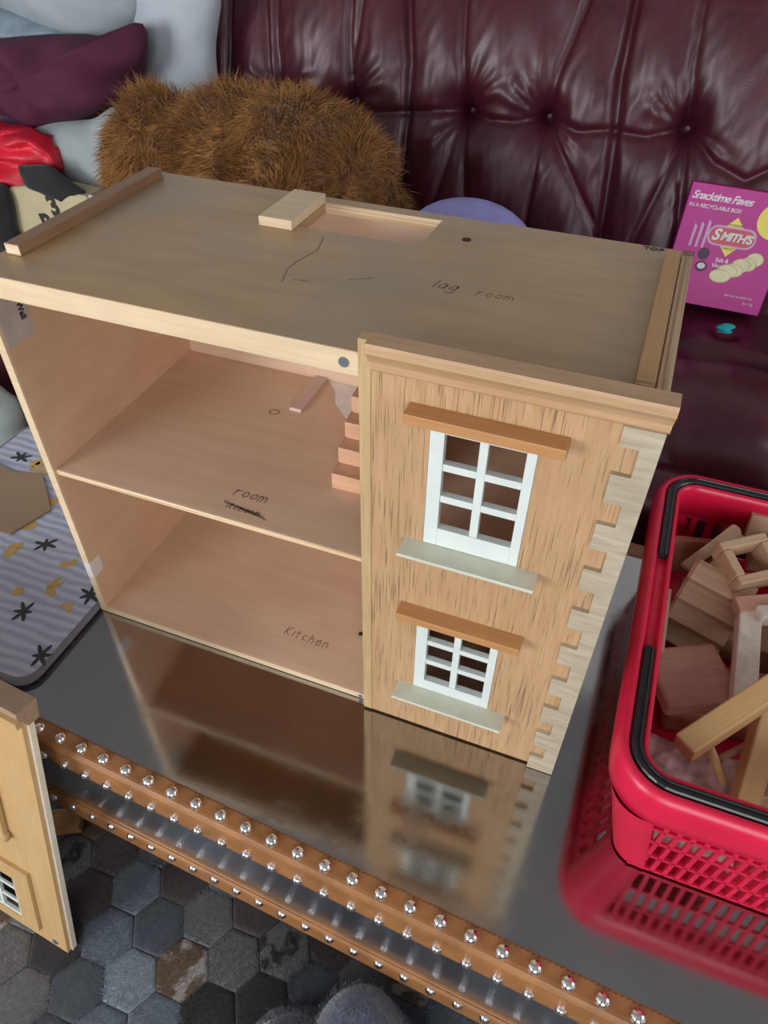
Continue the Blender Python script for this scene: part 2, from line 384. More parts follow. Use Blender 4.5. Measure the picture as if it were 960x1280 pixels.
box('backing', -.9, 1.05, -.42, .42, -.006, -.0005, HM['umber'], rug, 0)

# ================================================================ TRUNK TABLE
tab = tag(empty('trunk_table', (.55, .1, FLOOR)), 'low metal-topped trunk table with studded tan leather edges under the dollhouse', 'table')
TM = Matrix.Translation((-.55, -.1, -FLOOR))
def yE(x): return -.2318-.056*x          # top front edge
def yF(x): return -.2318-.056*x          # bottom of the leather fold, z=-.055
def yL(x): return -.2318-.056*x          # lower rail, z=-.2
TX0, TX1, TYB = -.447, 1.62, .49
def ruled(name, sections, m, smooth=False, n=24):
    """sections: list of (yfunc, dy, z) making a profile that runs along the table's length"""
    xs = np.linspace(TX0, TX1, n); k = len(sections); V, F = [], []
    for x in xs:
        for (f, dy, z) in sections: V.append((x-.55, f(x)+dy-.1, z-FLOOR))
    for i in range(n-1):
        for j in range(k-1): F.append((i*k+j, i*k+j+1, (i+1)*k+j+1, (i+1)*k+j))
    return mesh(name, V, F, m, tab, smooth)
# metal top plate
V = [(TX0+.005, yE(TX0)+.02, 0), (TX1-.005, yE(TX1)+.02, 0), (TX1-.005, TYB, 0), (TX0+.005, TYB, 0)]
V = [Vector(v)+Vector((0, 0, -.0006)) for v in V]+[Vector(v)+Vector((0, 0, -.02)) for v in V]
o = mesh('metal_top', [TM@v for v in V], [(0, 1, 2, 3), (7, 6, 5, 4), (0, 4, 5, 1), (1, 5, 6, 2), (2, 6, 7, 3), (3, 7, 4, 0)], M_METAL, tab)
pr = [(yE, .0290, -.0008), (yE, .0290, .0022), (yE, .0275, .0032), (yE, .008, .0034), (yE, .004, .0028), (yE, .001, .0008), (yE, -.0012, -.0025), (yE, -.0018, -.006), (yF, -.0018, -.0545), (yF, -.0008, -.057), (yF, .003, -.057)]
ruled('leather_edge', pr, M_LEATHER_T)
ruled('front_panel', [(yF, .003, -.05), (yL, .003, -.238)], M_MIRROR, False)
ruled('rail_lip', [(yL, .003, -.1875), (yL, .0, -.1875), (yL, -.001, -.1885), (yL, -.001, -.1905)], M_LEATHER_T)
ruled('leather_rail', [(yL, .0, -.1905), (yL, -.003, -.1905), (yL, -.0055, -.192), (yL, -.0068, -.195), (yL, -.0068, -.235), (yL, -.005, -.2385), (yL, .016, -.2385)], M_LEATHER_T)
box('body', TX0-.55+.02, TX1-.55-.02, -.06, TYB-.1-.01, -.238-FLOOR, -.021-FLOOR, M_MIRROR, tab, .002)
box('leather_edge', TX0-.55, TX1-.55, TYB-.1-.03, TYB-.1+.004, -.055-FLOOR, .003-FLOOR, M_LEATHER_T, tab, .004)
for x in (TX0, TX1): box('leather_edge', x-.55-.018, x-.55+.018, yE(x)-.1, TYB-.1, -.055-FLOOR, .0034-FLOOR, M_LEATHER_T, tab, .004)
for x in (TX0+.07, TX1-.07):
    for y in (yE(x)+.12, TYB-.07):
        box('leg', x-.55-.025, x-.55+.025, y-.1-.025, y-.1+.025, 0.006, -.238-FLOOR, M_DARKRAIL, tab, .004)
def stud_mesh(r, h):
    V, F = [], []; n = 12; R = 4
    for i in range(R):
        a = PI/2*i/R
        V += [(r*math.cos(a)*math.cos(k*2*PI/n), r*math.cos(a)*math.sin(k*2*PI/n), h*math.sin(a)) for k in range(n)]
    V.append((0, 0, h))
    for i in range(R-1):
        for k in range(n): F.append((i*n+k, i*n+(k+1) % n, (i+1)*n+(k+1) % n, (i+1)*n+k))
    F += [((R-1)*n+k, (R-1)*n+(k+1) % n, R*n) for k in range(n)]
    me = bpy.data.meshes.new('stud'); me.from_pydata(V, [], F); me.update(); me.materials.append(M_STUD); me.shade_smooth(); return me
SM = stud_mesh(.0092, .0085); SM2 = stud_mesh(.0078, .006)
q1 = Vector((0, -1, .03)).to_track_quat('Z', 'Y').to_euler()
for k in range(-14, 39):
    x = .096+.0392*k
    if not TX0+.02 < x < TX1-.02: continue
    o = link('stud', SM, None, tab); o.location = TM@Vector((x, yE(x)+.0135, .003))
    xx = x+.003
    o = link('stud', SM2, None, tab); o.location = TM@Vector((xx, yE(xx)-.0018, -.044)); o.rotation_euler = q1
    o = link('stud', SM2, None, tab); o.location = TM@Vector((x+.006, yL(x)-.0066, -.2005)); o.rotation_euler = Vector((0, -.9, .45)).to_track_quat('Z', 'Y').to_euler()
# stitching along the leather
V, F = [], []
for dy, z, f, n in ((.0262, .0034, yE, 300), (-.0020, -.0535, yF, 300)):
    for k in range(n):
        x = TX0+(TX1-TX0)*(k+.5)/n; a = len(V); c = Vector((x, f(x)+dy, z))
        for s in ((-.0022, -.0006, 0), (.0022, -.0006, 0), (.0022, .0006, 0), (-.0022, .0006, 0), (-.0015, 0, .0008), (.0015, 0, .0008)):
            V.append(TM@(c+(Vector(s) if z > 0 else Vector((s[0], -s[2], s[1])))))
        F += [(a, a+1, a+5, a+4), (a+2, a+3, a+4, a+5), (a+1, a+2, a+5), (a+3, a, a+4)]
o = mesh('stitching', V, F, M_THREAD, tab); o['kind'] = 'stuff'

# ================================================================ DOLLHOUSE
HW, HD, HH, TW = .768, .366, .60, .0125; XS, ZM, FT = .486, .3075, .0135
dh = tag(empty('dollhouse', (0, 0, 0)), 'open-fronted wooden dollhouse with two floors and one windowed facade on the metal table', 'dollhouse')
# floors and walls
box('base_board', 0, HW, 0, HD, 0.0005, .0125, [M_IN], dh, .001)
box('base_edge', 0.0005, XS, -.0015, .0015, .001, .0123, M_CREAM, dh, .0006)
bm = bmesh.new(); add_box(bm, 0, TW, .0012, HD, .0125, HH-.012, .0008)
bm_obj('side_wall', bm, M_INL, dh)
box('side_wall_edge', .0003, TW-.0003, -.0012, .0014, .0125, HH-.012, M_CREAM, dh, .0005)
box('side_wall', HW-TW, HW, 0, HD, .0125, HH+.001, [M_PLYEX], dh, .0008)
box('back_wall', TW, HW-TW, HD-.010, HD, .0125, HH-.012, M_IN, dh, .0008)
box('middle_floor', TW, HW-TW, .005, HD-.010, ZM-.0085, ZM, M_IN, dh, .0006)
box('floor_edge', TW, XS, .0038, .0052, ZM-.0083, ZM-.0002, M_PLYE, dh, .0003)
box('partition', XS+.004, XS+.012, .03, HD-.01, .0125, ZM-.0085, M_INL, dh, .0006)
# roof board with its rectangular opening and drilled hole
def holed_plate(name, x0, x1, y0, y1, z0, z1, hx0, hx1, hy0, hy1, m, parent):
    xs, ys = [x0, hx0, hx1, x1], [y0, hy0, hy1, y1]; bm = bmesh.new()
    vt = {(i, j, k): bm.verts.new((xs[i], ys[j], (z0, z1)[k])) for i in range(4) for j in range(4) for k in (0, 1)}
    for i in range(3):
        for j in range(3):
            if i == 1 and j == 1: continue
            for k in (0, 1): bm.faces.new([vt[(i, j, k)], vt[(i+1, j, k)], vt[(i+1, j+1, k)], vt[(i, j+1, k)]])
    def side(a, b): bm.faces.new([vt[(*a, 0)], vt[(*b, 0)], vt[(*b, 1)], vt[(*a, 1)]])
    for i in range(3): side((i, 0), (i+1, 0)); side((i, 3), (i+1, 3)); side((0, i), (0, i+1)); side((3, i), (3, i+1))
    for a, b in (((1, 1), (2, 1)), ((1, 2), (2, 2)), ((1, 1), (1, 2)), ((2, 1), (2, 2))): side(a, b)
    return bm_obj(name, bm, m, parent)
holed_plate('roof_board', 0, HW-TW-.0008, 0, HD, HH-.012, HH, .29, .455, .258, .343, M_ROOF, dh)
box('roof_edge', 0, XS, -.0014, .0016, HH-.0275, HH-.0004, M_CREAM, dh, .0008)
box('roof_batten', 0, XS, .0016, .014, HH-.0275, HH-.012, M_CREAM, dh, .0006)
# ply lining of the opening
box('opening_lining', .2885, .4565, .3425, .3455, HH-.0125, HH+.0006, M_PLYE, dh, .0004)
box('opening_lining', .4545, .4565, .258, .3425, HH-.0118, HH-.0002, M_CREAM, dh, .0003)
box('opening_block', .243, .2895, .241, .346, HH+.0002, HH+.0125, [M_CREAM], dh, .001)
bm = bmesh.new(); bmesh.ops.create_cone(bm, cap_ends=True, segments=20, radius1=.0058, radius2=.0058, depth=.0006, matrix=Matrix.Translation((.502, .298, HH+.0003))); bm_obj('drill_hole', bm, M_DARK, dh)
box('roof_rail', .010, .031, .052, .345, HH+.0002, HH+.0135, M_DARKRAIL, dh, .0008)
box('rail_end', .0104, .0306, .0514, .0522, HH+.0008, HH+.013, M_PLYE, dh, .0002)
box('roof_rail', HW-TW-.0195, HW-TW-.003, .036, .335, HH+.0002, HH+.0125, M_GOLDRAIL, dh, .0008)
box('rail_end', HW-TW-.0192, HW-TW-.0033, .0352, .0362, HH+.0006, HH+.012, M_PLYE, dh, .0002)
# stairs rising to the roof opening
for k in range(9):
    z1 = ZM+.026*(k+1); y0 = .112+.0245*k
    box('stair_step', .391, XS-.002, y0, min(y0+.05, HD-.011), z1-.0258, z1, M_STEP, dh, .0008)
prism('stair_side', [(.114, ZM+.0002)]+[p for k in range(9) for p in ((.1135+.0245*k, ZM+.026*k+.001), (.1135+.0245*k, ZM+.026*(k+1)-.001))]+[(HD-.0105, ZM+.026*9-.001), (HD-.0105, ZM+.0002)], 'x', .3895, .391, M_STEP, dh)
box('floor_strip', .253, .273, .256, HD-.0105, ZM+.0002, ZM+.006, M_PALEW, dh, .0006).data.materials[0] = wood('pinkish_strip', (.60, .42, .36), (.70, .52, .46), 1, 12, 9)
# flat white patch on the middle floor beside the stairs
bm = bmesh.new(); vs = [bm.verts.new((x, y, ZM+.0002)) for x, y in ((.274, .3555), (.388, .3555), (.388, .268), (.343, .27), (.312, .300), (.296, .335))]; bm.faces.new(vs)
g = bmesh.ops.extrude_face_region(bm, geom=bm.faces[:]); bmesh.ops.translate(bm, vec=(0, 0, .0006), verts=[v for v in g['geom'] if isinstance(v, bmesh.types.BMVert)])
bm_obj('paint_smear', bm, M_PALEW, dh)
bm = bmesh.new(); vs = [bm.verts.new((x, y, .0128)) for x, y in ((.432, .105), (.445, .135), (.486, .16), (.486, .09), (.45, .092))]; bm.faces.new(vs)
g = bmesh.ops.extrude_face_region(bm, geom=bm.faces[:]); bmesh.ops.translate(bm, vec=(0, 0, .0005), verts=[v for v in g['geom'] if isinstance(v, bmesh.types.BMVert)])
bm_obj('paint_smear', bm, plain('pink_smear', (.58, .44, .40), .5, 0, .15, 60), dh)
ribbon_obj('paint_chip', [[(.432, .103), (.445, .106), (.46, .098), (.475, .1), (.486, .096)]], .007, .0132, M_INK, dh)
# facade with window openings
def facade(name, x0, x1, z0, z1, y0, y1, holes, m, parent):
    xs = sorted({x0, x1, *[h[0] for h in holes], *[h[1] for h in holes]}); zs = sorted({z0, z1, *[h[2] for h in holes], *[h[3] for h in holes]})
    nx, nz = len(xs), len(zs); bm = bmesh.new()
    vt = {(i, j, k): bm.verts.new((xs[i], (y0, y1)[k], zs[j])) for i in range(nx) for j in range(nz) for k in (0, 1)}
    def inside(i, j):
        if not (0 <= i < nx-1 and 0 <= j < nz-1): return False
        cx, cz = (xs[i]+xs[i+1])/2, (zs[j]+zs[j+1])/2
        return not any(h[0] < cx < h[1] and h[2] < cz < h[3] for h in holes)
    for i in range(nx-1):
        for j in range(nz-1):
            if not inside(i, j): continue
            for k in (0, 1): bm.faces.new([vt[(i, j, k)], vt[(i+1, j, k)], vt[(i+1, j+1, k)], vt[(i, j+1, k)]])
            for (di, dj, a, b) in ((-1, 0, (i, j), (i, j+1)), (1, 0, (i+1, j), (i+1, j+1)), (0, -1, (i, j), (i+1, j)), (0, 1, (i, j+1), (i+1, j+1))):
                if not inside(i+di, j+dj): bm.faces.new([vt[(*a, 0)], vt[(*b, 0)], vt[(*b, 1)], vt[(*a, 1)]])
    return bm_obj(name, bm, m, parent)
W1 = (.561, .669, .383, .545); W2 = (.560, .667, .100, .251)
fac = facade('facade', XS, HW+.002, .004, HH+.022, -FT, -.0005, [W1, W2], M_OAK, dh)
box('edge_strip', XS-.0004, XS+.0125, -FT-.0012, -.0006, .0045, HH+.0235, M_OAKS, fac, .0006)
for (x0, x1, z0, z1) in (W1, W2):
    big = z0 > .3
    f = empty('window'); f.parent = dh
    yf0, yf1 = -FT-.0005, -.004
    fr = .0155 if big else .0155; frr = .0105; mt = .009; bt = .026 if big else .02; tp = .008
    xm = (x0+x1)/2+.0015
    for nm, a in (('stile', (x0+.0003, x0+fr, z0+.0003, z1-.0003)), ('stile', (x1-frr, x1-.0003, z0+.0003, z1-.0003)), ('rail', (x0+fr, x1-frr, z0+.0003, z0+bt)), ('rail', (x0+fr, x1-frr, z1-tp, z1-.0003))):
        box(nm, a[0], a[1], yf0, yf1, a[2], a[3], M_WHITE, f, .0006)
    box('glazing_bar', xm-mt/2, xm+mt/2, yf0+.0012, yf1, z0+bt, z1-tp, M_WHITE, f, .0006)
    hz = (z1-tp-z0-bt)
    for k in (1, 2):
        zc = z0+bt+hz*k/3
        box('glazing_bar', x0+fr, xm-mt/2, yf0+.0012, yf1, zc-mt/2, zc+mt/2, M_WHITE, f, .0006)
        box('glazing_bar', xm+mt/2, x1-frr, yf0+.0012, yf1, zc-mt/2, zc+mt/2, M_WHITE, f, .0006)
    # sill and lintel
    zs_, xl, xr = (z0, x0-.022, x1+.024)
    s = prism('window_sill', [(-FT+.002, zs_), (-FT-.026, zs_-.002), (-FT-.0275, zs_-.0045), (-FT-.026, zs_-.007), (-FT+.0, zs_-.008)], 'x', xl, xr, M_SILL, dh)
    zl = z1+.017 if big else z1+.016
    box('window_lintel', x0-.022, x1+.026, -FT-.022, -FT+.0005, zl-.008, zl+.004, M_LINT, dh, .0012)
    for (bx, mt_) in ((x0-.013, M_LINT), (x1+.004, M_SILL if big else M_LINT)):
        box('lintel_bracket', bx, bx+.0105, -FT-.0065, -FT+.0005, zl-.017, zl-.008, mt_, dh, .001)
# dark curtain boards inside so the panes read deep
# cornice (moulded) along the facade top
cz = HH
prof = [(-FT+.001, cz-.006), (-FT-.004, cz-.006), (-FT-.006, cz-.003), (-FT-.006, cz+.004), (-FT-.009, cz+.006), (-FT-.0125, cz+.012), (-FT-.0175, cz+.018), (-FT-.0195, cz+.020), (-FT-.0195, cz+.027), (-FT-.018, cz+.030), (-FT+.004, cz+.030), (-FT+.004, cz+.022), (-FT+.001, cz+.022)]
prism('cornice', prof, 'x', XS+.0135, HW+.006, M_TRIM, dh)
# quoin strip with teeth
poly = [(HW+.004, .001), (HW+.004, HH-.006)]
zt = HH-.006; period = .0605; edges = []
teeth = [(.572, .594), (.5055, .540), (.4435, .4775), (.3805, .413), (.316, .348), (.249, .282), (.185, .217), (.121, .155), (.061, .095), (.001, .034)]
for (a, b) in teeth: poly += [(.7365, b), (.7365, a)] + ([(.7545, a)] if a > .002 else [])
    # the notch between two teeth
poly2 = [(HW+.004, .001), (HW+.004, .594)]
for k, (a, b) in enumerate(teeth):
    if k: poly2.append((.7545, b))
    poly2 += [(.7365, b), (.7365, a)]
    if k < len(teeth)-1: poly2.append((.7545, a))
prism('quoins', poly2, 'y', -FT-.0058, -FT+.0004, M_QUOIN, dh)
# screws, stamps and pencil notes
def disc(name, c, r, h, nrm, m, parent):
    bm = bmesh.new(); bmesh.ops.create_cone(bm, cap_ends=True, segments=18, radius1=r, radius2=r*.9, depth=h); o = bm_obj(name, bm, m, parent)
    o.location = c; o.rotation_euler = Vector(nrm).to_track_quat('Z', 'Y').to_euler(); return o
disc('screw', (.465, -.0016, .586), .0062, .0018, (0, -1, 0), M_SCREW, dh)
disc('screw', (.475, -.0018, .0068), .0036, .0016, (0, -1, 0), M_SCREW, dh)
disc('screw', (.022, .352, HH+.0008), .005, .002, (0, 0, 1), M_SCREW, dh)
handwrite('pencil_note', 'lag', .500, .160, .0125, -.06, HH+.0001, M_PENCIL, dh)
handwrite('pencil_note', 'room', .551, .158, .0105, .02, HH+.0001, M_PENCIL, dh, .0009)
ribbon_obj('pencil_line', [[(.335, .237), (.344, .20), (.336, .165), (.334, .14), (.343, .108)], [(.352, .118), (.372, .12)], [(.41, .14), (.435, .155)]], .0013, HH+.0001, M_PENCIL, dh)
text('stamp', 'TOP', Matrix.Translation((.722, .357, HH+.0004)), .0125, M_INK, dh, bold=.0001, spacing=1.05)
ribbon_obj('stamp', [[(.757, .352), (.768, .352), (.768, .364), (.757, .364), (.757, .352)], [(.757, .358), (.768, .358)]], .001, HH+.0011, M_INK, dh)
handwrite('pencil_note', 'room', .268, .049, .0125, .0, ZM+.0001, M_PENCIL, dh)
handwrite('pencil_note', 'itcmonm', .272, .024, .0075, -.03, ZM+.0001, M_PENCIL, dh, .0016)
ribbon_obj('pencil_line', [[(.266, .034), (.29, .030), (.335, .020)], [(.268, .031), (.33, .024)]], .0016, ZM+.0001, M_PENCIL, dh)
ribbon_obj('knot', [[(.233+.008*math.cos(t), .243+.006*math.sin(t)) for t in np.linspace(0, 6.4, 14)]], .0014, ZM+.0001, plain('knot_brown', (.36, .2, .11), .6), dh)
handwrite('pencil_note', 'Kitchen', .313, .058, .0125, -.03, .0126, M_PENCIL, dh, .0011)
Lm = Matrix(((0, 0, 1, TW+.0004), (1, 0, 0, 0), (0, 1, 0, 0), (0, 0, 0, 1)))
lab = box('side_label', TW, TW+.0004, .004, .05, .50, .572, plain('grey_label', (.50, .45, .42), .6), dh, 0)
text('stamp', 'LEFT Wall', Matrix.Translation((TW+.0008, .040, .548)) @ Matrix(((0, 0, 1, 0), (0, -1, 0, 0), (1, 0, 0, 0), (0, 0, 0, 1))) @ Matrix.Rotation(PI, 4, 'Z'), .012, M_INK, lab, bold=.0003)
box('tape', .001, TW+.0003, -.0018, .022, .085, .118, plain('clear_tape', (.78, .74, .72), .25), dh, .0002)

# ================================================================ LEANING FRONT PANEL (left)
PB = Vector((.089, -.389, FLOOR)); PT = Vector((.115, -.262, .140)); pv = (PT-PB).normalized()
pu = Vector((-.163, .012, 0)).normalized(); pu = (pu-pv*pu.dot(pv)).normalized(); pn = pu.cross(pv)   # pn points to the table
panel = tag(empty('toy_house_facade'), 'spare wooden dollhouse front with small white window leaning against the table', 'dollhouse panel')
pm = Matrix((pu, pn, pv)).transposed().to_4x4(); pm.translation = PB+Vector((0, 0, .001)); panel.matrix_world = pm
# local axes: x = leftwards, y = towards the table, z = up the panel; visible face at y=0
M_PFACE = wood('honey_veneer', (.52, .325, .135), (.62, .415, .20), 2, 14, 8, .5)
M_PEDGE = plain('white_core', (.80, .72, .58), .6, 0, .06, 40)
PLN, PWD = .600, .49
WP = (.094, .182, .046, .164)
facade('front_layer', .0045, PWD, .004, PLN, 0, .007, [WP], M_PFACE, panel)
facade('core_layer', 0, PWD, 0, PLN, .007, .016, [(WP[0]-.012, WP[1]+.012, WP[2]-.014, WP[3]+.012)], M_PEDGE, panel)
prism('cornice', [(.016, PLN-.012), (-.002, PLN-.012), (-.006, PLN-.004), (-.012, PLN+.006), (-.016, PLN+.012), (-.016, PLN+.022), (.016, PLN+.022)], 'x', -.012, PWD, M_DARKRAIL, panel).data.materials[0] = wood('grey_brown_trim', (.30, .20, .12), (.42, .30, .19), 0, 18, 9, .5)
prism('cornice', [(0, PLN-.026), (-.007, PLN-.026), (-.009, PLN-.013), (0, PLN-.012)], 'x', .004, PWD, M_PFACE, panel)
sr = facade('window_surround', .058, .218, .036, .200, -.006, -.0002, [WP], M_PFACE, panel)
pw = empty('window'); pw.parent = panel
for nm, a in (('stile', (WP[0], WP[0]+.005, WP[2], WP[3])), ('stile', (WP[1]-.005, WP[1], WP[2], WP[3])), ('rail', (WP[0]+.005, WP[1]-.005, WP[2], WP[2]+.006)), ('rail', (WP[0]+.005, WP[1]-.005, WP[3]-.006, WP[3])),
              ('glazing_bar', (.1355, .1425, WP[2]+.006, WP[3]-.006))):
    box(nm, a[0], a[1], -.004, .002, a[2], a[3], M_WHITE, pw, .0005)
for k in (1, 2):
    zc = WP[2]+(WP[3]-WP[2])*k/3
    box('glazing_bar', WP[0]+.005, .1355, -.003, .001, zc-.0035, zc+.0035, M_WHITE, pw, .0004); box('glazing_bar', .1425, WP[1]-.005, -.003, .001, zc-.0035, zc+.0035, M_WHITE, pw, .0004)
box('moulding', .083, .096, -.010, 0, .293, .50, M_PFACE, panel, .002)
tube('scroll', [(.078, -.006, .288), (.102, -.006, .288)], .0075, M_PFACE, panel, 12)
for (x, z) in ((.068, .545), (.030, .018)):
    o = disc('screw', (x, -.0008, z), .006, .0018, (0, -1, 0), M_SCREW, panel)

# small offcut lying on the rug under the table
o = tag(box('wood_offcut', -.03, .03, -.022, .022, 0, .02, M_LINT, None, .0015), 'small reddish wood offcut on the rug behind the leaning panel', 'offcut')
o.location = (-.062, -.205, FLOOR+.0065); o.rotation_euler.z = .5

# ================================================================ MAT AND CARDBOARD (left on the table)
def rounded(x0, x1, y0, y1, r, n=6):
    P = []
    for (cx, cy_, a0) in ((x1-r, y1-r, 0), (x0+r, y1-r, PI/2), (x0+r, y0+r, PI), (x1-r, y0+r, 3*PI/2)):
        P += [(cx+r*math.cos(a0+k*PI/2/n), cy_+r*math.sin(a0+k*PI/2/n)) for k in range(n+1)]
    return P
def mat_fabric():
    m, nt, p = new_mat('pale_blue_stripe')
    w = nt.nodes.new('ShaderNodeTexWave'); w.bands_direction = 'Y'; w.inputs['Scale'].default_value = 17; w.inputs['Distortion'].default_value = 3.5; w.inputs['Detail'].default_value = 2
    nt.links.new(mapping(nt, (1, 1, 1)), w.inputs['Vector'])
    nt.links.new(ramp(nt, w.outputs[1], [(.1, (.40, .44, .60)), (.9, (.56, .60, .70))]), p.inputs['Base Color']); p.inputs['Roughness'].default_value = .8
    bump(nt, p, w.outputs[1], .3, .002); return m
mt = tag(empty('bee_mat', (-.23, .1, .0034)), 'pale blue quilted mat printed with black insects and yellow flowers beside the dollhouse', 'mat')
P = rounded(-.238, .228, -.275, .27, .03)
V = [(x, y, 0) for x, y in P]+[(x, y, .007) for x, y in P]+[(x*.985, y*.985, .0095) for x, y in P]; n = len(P)
F = [tuple(range(n))[::-1], tuple(range(2*n, 3*n))]+[(i*n+k, i*n+(k+1) % n, (i+1)*n+(k+1) % n, (i+1)*n+k) for i in range(2) for k in range(n)]
mesh('pad', V, F, mat_fabric(), mt)
V2 = []
for s, z in ((1.004, .001), (1.012, .004), (1.004, .0085), (.975, .0102), (.972, .0085)): V2 += [(x*s, y*s, z) for x, y in P]
mesh('binding', V2, [(i*n+k, i*n+(k+1) % n, (i+1)*n+(k+1) % n, (i+1)*n+k) for i in range(4) for k in range(n)], fabric('grey_binding', (.20, .20, .23)), mt, True)
M_FLOWER = plain('yellow_print', (.62, .40, .14), .8); M_BUG = plain('black_print', (.04, .05, .05), .8)
def ell(cx, cy_, a, b, rot, n=10):
    return [(cx+a*math.cos(t)*math.cos(rot)-b*math.sin(t)*math.sin(rot), cy_+a*math.cos(t)*math.sin(rot)+b*math.sin(t)*math.cos(rot)) for t in np.linspace(0, 2*PI, n, endpoint=False)]
def print_shape(name, polys, m, z=.0097):
    V, F = [], []
    for p in polys:
        k = len(V); z += .00012; V += [(x, y, z) for x, y in p]; F.append(tuple(range(k, k+len(p))))
    return mesh(name, V, F, m, mt)
r2 = random.Random(3)
bugs = [(-.05, -.06), (.12, -.16), (.155, .0), (.02, -.20), (.20, -.09), (.21, -.22), (-.10, -.14), (.05, -.02), (-.17, .17), (.03, .12), (-.05, .2), (.14, .12), (-.12, .05), (-.2, -.1), (.1, -.25)]
for (x, y) in bugs:
    a = r2.uniform(0, 6.28); c, s = math.cos(a), math.sin(a); polys = [ell(x, y, .017, .0042, a)]
    for sg in (-1, 1):
        for f in (.004, -.006): polys.append(ell(x+c*f-s*.010*sg, y+s*f+c*.010*sg, .012, .0036, a+sg*(1.0 if f > 0 else 2.0)))
    print_shape('printed_insect', polys, M_BUG)
for k in range(60):
    x, y = r2.uniform(-.21, .20), r2.uniform(-.25, .25)
    if min((x-b[0])**2+(y-b[1])**2 for b in bugs) < .0008: continue
    print_shape('printed_flower', [ell(x+r2.uniform(-.008, .008), y+r2.uniform(-.008, .008), r2.uniform(.006, .012), r2.uniform(.004, .008), r2.uniform(0, 3), 7) for _ in range(4)], M_FLOWER)
P = [(-.47, .24), (-.38, .222), (-.318, .236), (-.27, .195), (-.232, .158), (-.245, .115), (-.256, .078), (-.29, .075), (-.47, -.04)]
cb = tag(prism('cardboard_sheet', P, 'z', .0145, .0172, plain('cardboard', (.34, .235, .145), .8, 0, .06, 8)), 'torn brown cardboard sheet lying on the pale blue mat', 'cardboard')

# ================================================================ SOFA
sofa = tag(empty('leather_sofa', (.35, 1.2, FLOOR)), 'burgundy leather sofa with deep buttoned back behind the dollhouse', 'sofa')
SOF = Vector((-.35, -1.2, -FLOOR))
SX0, SX1 = -1.55, 2.2
bd = np.array([0, .14, .62]); bd /= np.linalg.norm(bd); bn = np.array([0, -bd[2], bd[1]]); ba = np.array([0, 1.30, .10])
buttons = [(.199, .378), (.397, .384), (.723, .391), (1.02, .395), (1.22, .395), (1.55, .395), (-.11, .37), (-.31, .37), (-.63, .37), (-.95, .37), (-1.2, .37)]
pleats = [([(.018, .60), (.044, .47), (.050, .30), (.054, .0)], .020, .012), ([(.55, .63), (.553, .48), (.575, .3), (.60, .0)], .020, .012), ([(-.47, .6), (-.46, .0)], .02, .012), ([(1.38, .63), (1.4, 0)], .02, .012)]
for (bx, bz) in buttons:
    t = {.199: (.163, .61), .397: (.448, .63), .723: (.689, .64)}.get(bx, (bx-.02, .62))
    pleats.append(([(bx, bz), ((bx+t[0])/2-.004, (bz+t[1])/2), t], .012, .010))
for seg in ([(.199, .378), (.142, .14), (.12, .0)], [(.199, .378), (.225, .2), (.28, .0)], [(.397, .384), (.395, .2), (.40, .0)], [(.199, .378), (.262, .364), (.33, .364), (.397, .384)], [(.397, .384), (.47, .29), (.595, .12)], [(.723, .391), (.70, .28), (.661, .10), (.655, 0)], [(.723, .391), (.80, .33), (.877, .30), (1.02, .395)], [(.723, .391), (.76, .2), (.79, 0)], [(1.02, .395), (.95, .2), (.9, 0)], [(-.11, .37), (-.05, .35), (.044, .36), (.199, .378)], [(.397, .384), (.48, .36), (.553, .37), (.64, .365), (.723, .391)], [(-.31, .37), (-.11, .37)], [(-.11, .428), (-.095, .6)], [(-.344, .409), (-.364, .6)]):
    pleats.append((seg, .008, .008))
def segdist(U, Vv, a, b):
    ax, ay = a; dx, dy = b[0]-a[0], b[1]-a[1]; t = np.clip(((U-ax)*dx+(Vv-ay)*dy)/(dx*dx+dy*dy), 0, 1)
    return np.hypot(U-ax-t*dx, Vv-ay-t*dy)
us = np.concatenate([np.arange(SX0, -.6, .03), np.arange(-.6, 1.3, .0055), np.arange(1.3, SX1, .03)])
vs_ = np.concatenate([np.linspace(-.04, .62, 118), ])
U, Vv = np.meshgrid(us, vs_)
disp = .045*np.clip(np.sin(PI*np.clip((Vv+.02)/.68, 0, 1)), 0, 1)**.6
for (pl, dep, wd) in pleats:
    dm = np.min([segdist(U, Vv, a, b) for a, b in zip(pl[:-1], pl[1:])], 0)
    disp -= dep*np.exp(-(dm/wd)**2)+dep*.9*np.exp(-(dm/(wd*4.5))**2)
for (bx, bz) in buttons:
    r = np.hypot(U-bx, Vv-bz); th = np.arctan2(Vv-bz, U-bx)
    disp -= .016*np.exp(-(r/.024)**2)+.020*np.exp(-(r/.08)**2)
    disp += .0022*np.sin(th*9+6*np.sin(2*th+bx*20)+r*25)*np.exp(-((r-.07)/.05)**2)
Pf = np.stack([U.ravel(), Vv.ravel(), 0*U.ravel()], 1)
disp += (.004*vnoise(Pf*np.array([1.6, .7, 1]), 4, 3)+.0022*vnoise(Pf*np.array([2.4, .8, 1]), 9, 5)).reshape(U.shape)
